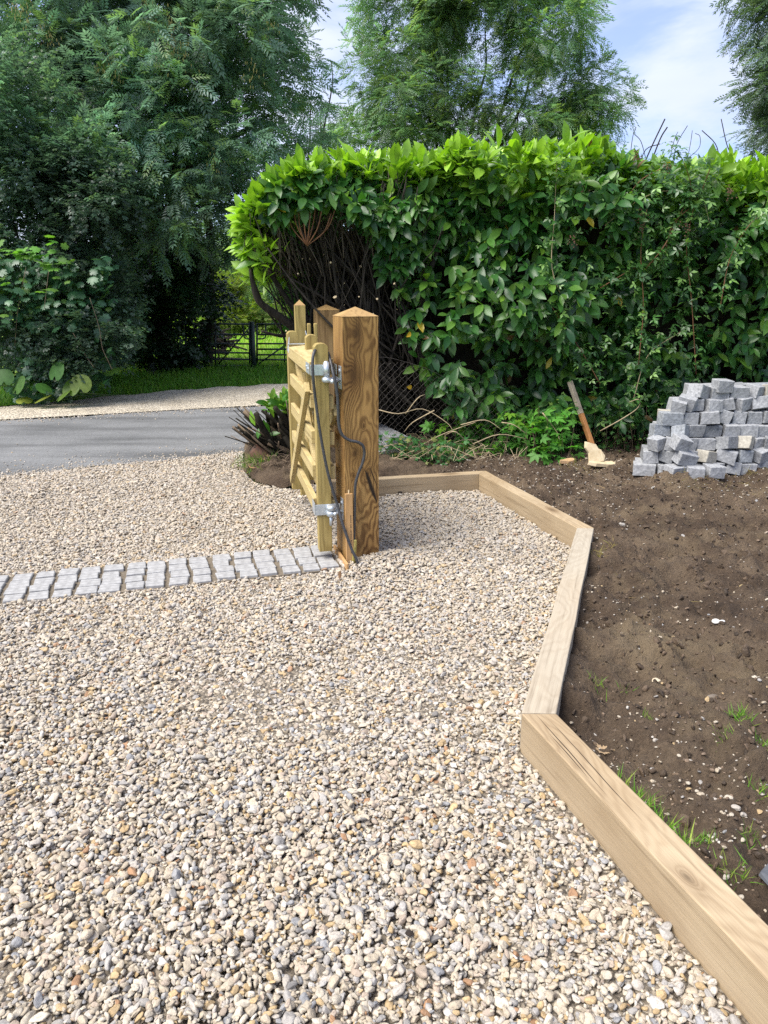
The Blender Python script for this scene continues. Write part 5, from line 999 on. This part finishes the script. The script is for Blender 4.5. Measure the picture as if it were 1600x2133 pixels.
for px, py, n, h, sp, lab in ((1541, 1503, 75, .055, .020, 'dense bright grass tuft standing alone on open soil'), (1245, 1415, 22, .06, .02, 'sparse flattened grass blades beside the bleached sleeper'), (1298, 1416, 16, .05, .014, 'small thin grass sprout right of the flattened blades'), (1352, 1492, 22, .04, .014, 'tiny yellow-green sprout above the near sleeper corner'),
                              (1505, 1548, 40, .035, .018, 'flat mossy tuft below the dense bright one'), (1590, 1548, 40, .05, .02, 'grass tuft cut by the frame edge'), (1462, 1768, 60, .04, .018, 'short grass clump behind the near sleeper, past the long strip'), (1525, 1835, 55, .055, .020, 'spiky grass clump behind the near sleeper just above the slate'), (1562, 1752, 32, .05, .018, 'thin grass clump on the soil above the spiky clump'), (1582, 1650, 30, .05, .015, 'curved grass sprig low on the stony soil')):
    tuft(px, py, n, h, sp, lab)
for px, py, n, h, sp, lab in ((1248, 1160, 40, .06, .03, 'dry straw tuft lying beside the far sleeper corner'), (1268, 1150, 22, .05, .03, 'straw wisps right of the dry tuft'), (1420, 990, 160, .07, .14, 'yellowed grass fringe at the front foot of the sett heap'), (1560, 985, 160, .07, .15, 'yellow green grass fringe before the right part of the sett heap'), (1480, 1020, 110, .05, .14, 'dead straw on the soil below the sett heap'), (1200, 975, 110, .06, .12, 'mossy yellow grass in front of the small tan stone')):
    tuft(px, py, n, h, sp, lab, (.24, .20, .06), (.34, .26, .10), lean=1.2)
P = np.array([aty(x, y, 6.15 + RNG.normal(0, .1)) for x, y in np.stack([RNG.normal(540, 20, 420), RNG.uniform(930, 990, 420)], 1)]); P = P[(P[:, 0] < -.72)]; P[:, 2] = soil_z(P[:, 0], P[:, 1]) - .02; c = P.mean(0)
o = blades('grass_tuft', P - c, RNG.uniform(.06, .15, len(P)), (.10, .20, .035), .35, (.28, .28, .09), .3, .6, .045, 'grass', None, None); o.location = c; tag(o, 'rank grass clump on the lane side of the cut stump', 'grass tuft')
ns = 1500; xx = RNG.uniform(.5, 4.2, ns); yy = RNG.uniform(1.0, 6.5, ns); k = inpoly(xx, yy, SPOLY) & ~inpoly(xx, yy, GPOLY) & (fbm(xx, yy, 1.4, 3, 63) > -.08)
for a_, b_ in zip(BEAM[:-1], BEAM[1:]):
    a_ = np.array(a_); b_ = np.array(b_); C_ = np.stack([xx, yy], 1); t_ = np.clip(((C_ - a_) @ (b_ - a_)) / ((b_ - a_) @ (b_ - a_)), 0, 1); k &= np.linalg.norm(C_ - a_ - t_[:, None] * (b_ - a_), axis=1) > .12
xx, yy = xx[k], yy[k]; o = blades('dry_straw', np.stack([xx, yy, soil_z(xx, yy) + .004], 1), RNG.uniform(.02, .075, len(xx)), (.27, .20, .10), .4, (.12, .08, .05), .4, 6., .05); tag(o, 'scattered dry straw and rootlets on the bare soil', 'straw')
def deadleaf(px, py, s, rz, lab, tpl=MAPLE, m=None, zz=None, rx=10):
    me = npmesh('dead_leaf', tpl[0] * s * (1, 1, -1.2), tpl[1][:, ::-1]); o = obj('dead_leaf', me, m or M['deadleaf']); c = at(px, py, .06); z = float(soil_z(np.array(c[0]), np.array(c[1]))) if zz is None else zz
    o.location = (c[0], c[1], z + .012); o.rotation_euler = (R(rx), R(8), R(rz)); tag(o, lab, 'dead leaf'); return o
deadleaf(1268, 1545, .055, 30, 'pale brown oak leaf curled on the soil behind the near sleeper', m=plain('pale_dead_leaf', (.36, .25, .14), (.22, .15, .08), 40, .85)); deadleaf(708, 1190, .05, 20, 'rust brown leaf standing on the sett nearest the big post', LAUREL, zz=.0, rx=60); deadleaf(536, 985, .09, 60, 'tan dead laurel leaf in the litter under the stump', LAUREL, rx=-10); deadleaf(548, 975, .08, -30, 'orange dead laurel leaf in the litter under the stump', LAUREL, rx=20)
for px, py, lab in ((815, 1024, 'dark soil clod at the foot of the back sleeper near the post'), (833, 1029, 'dark soil clod in the gravel by the back sleeper, second from the post'), (853, 1952, 'black crumb of peat lying on the near gravel')):
    c = at(px, py, 0); V = IV * np.array((.022, .016, .012)) * (.45 if 'crumb' in lab else .8) * (1 + .35 * np.sin(IV * 5 + 1).prod(1))[:, None]; o = obj('soil_clod', npmesh('soil_clod', V, IF), plain('peat', (.03, .02, .013), (.012, .008, .006), 40, .95), None, False); o.location = (c[0], c[1], .012); tag(o, lab, 'soil clod')
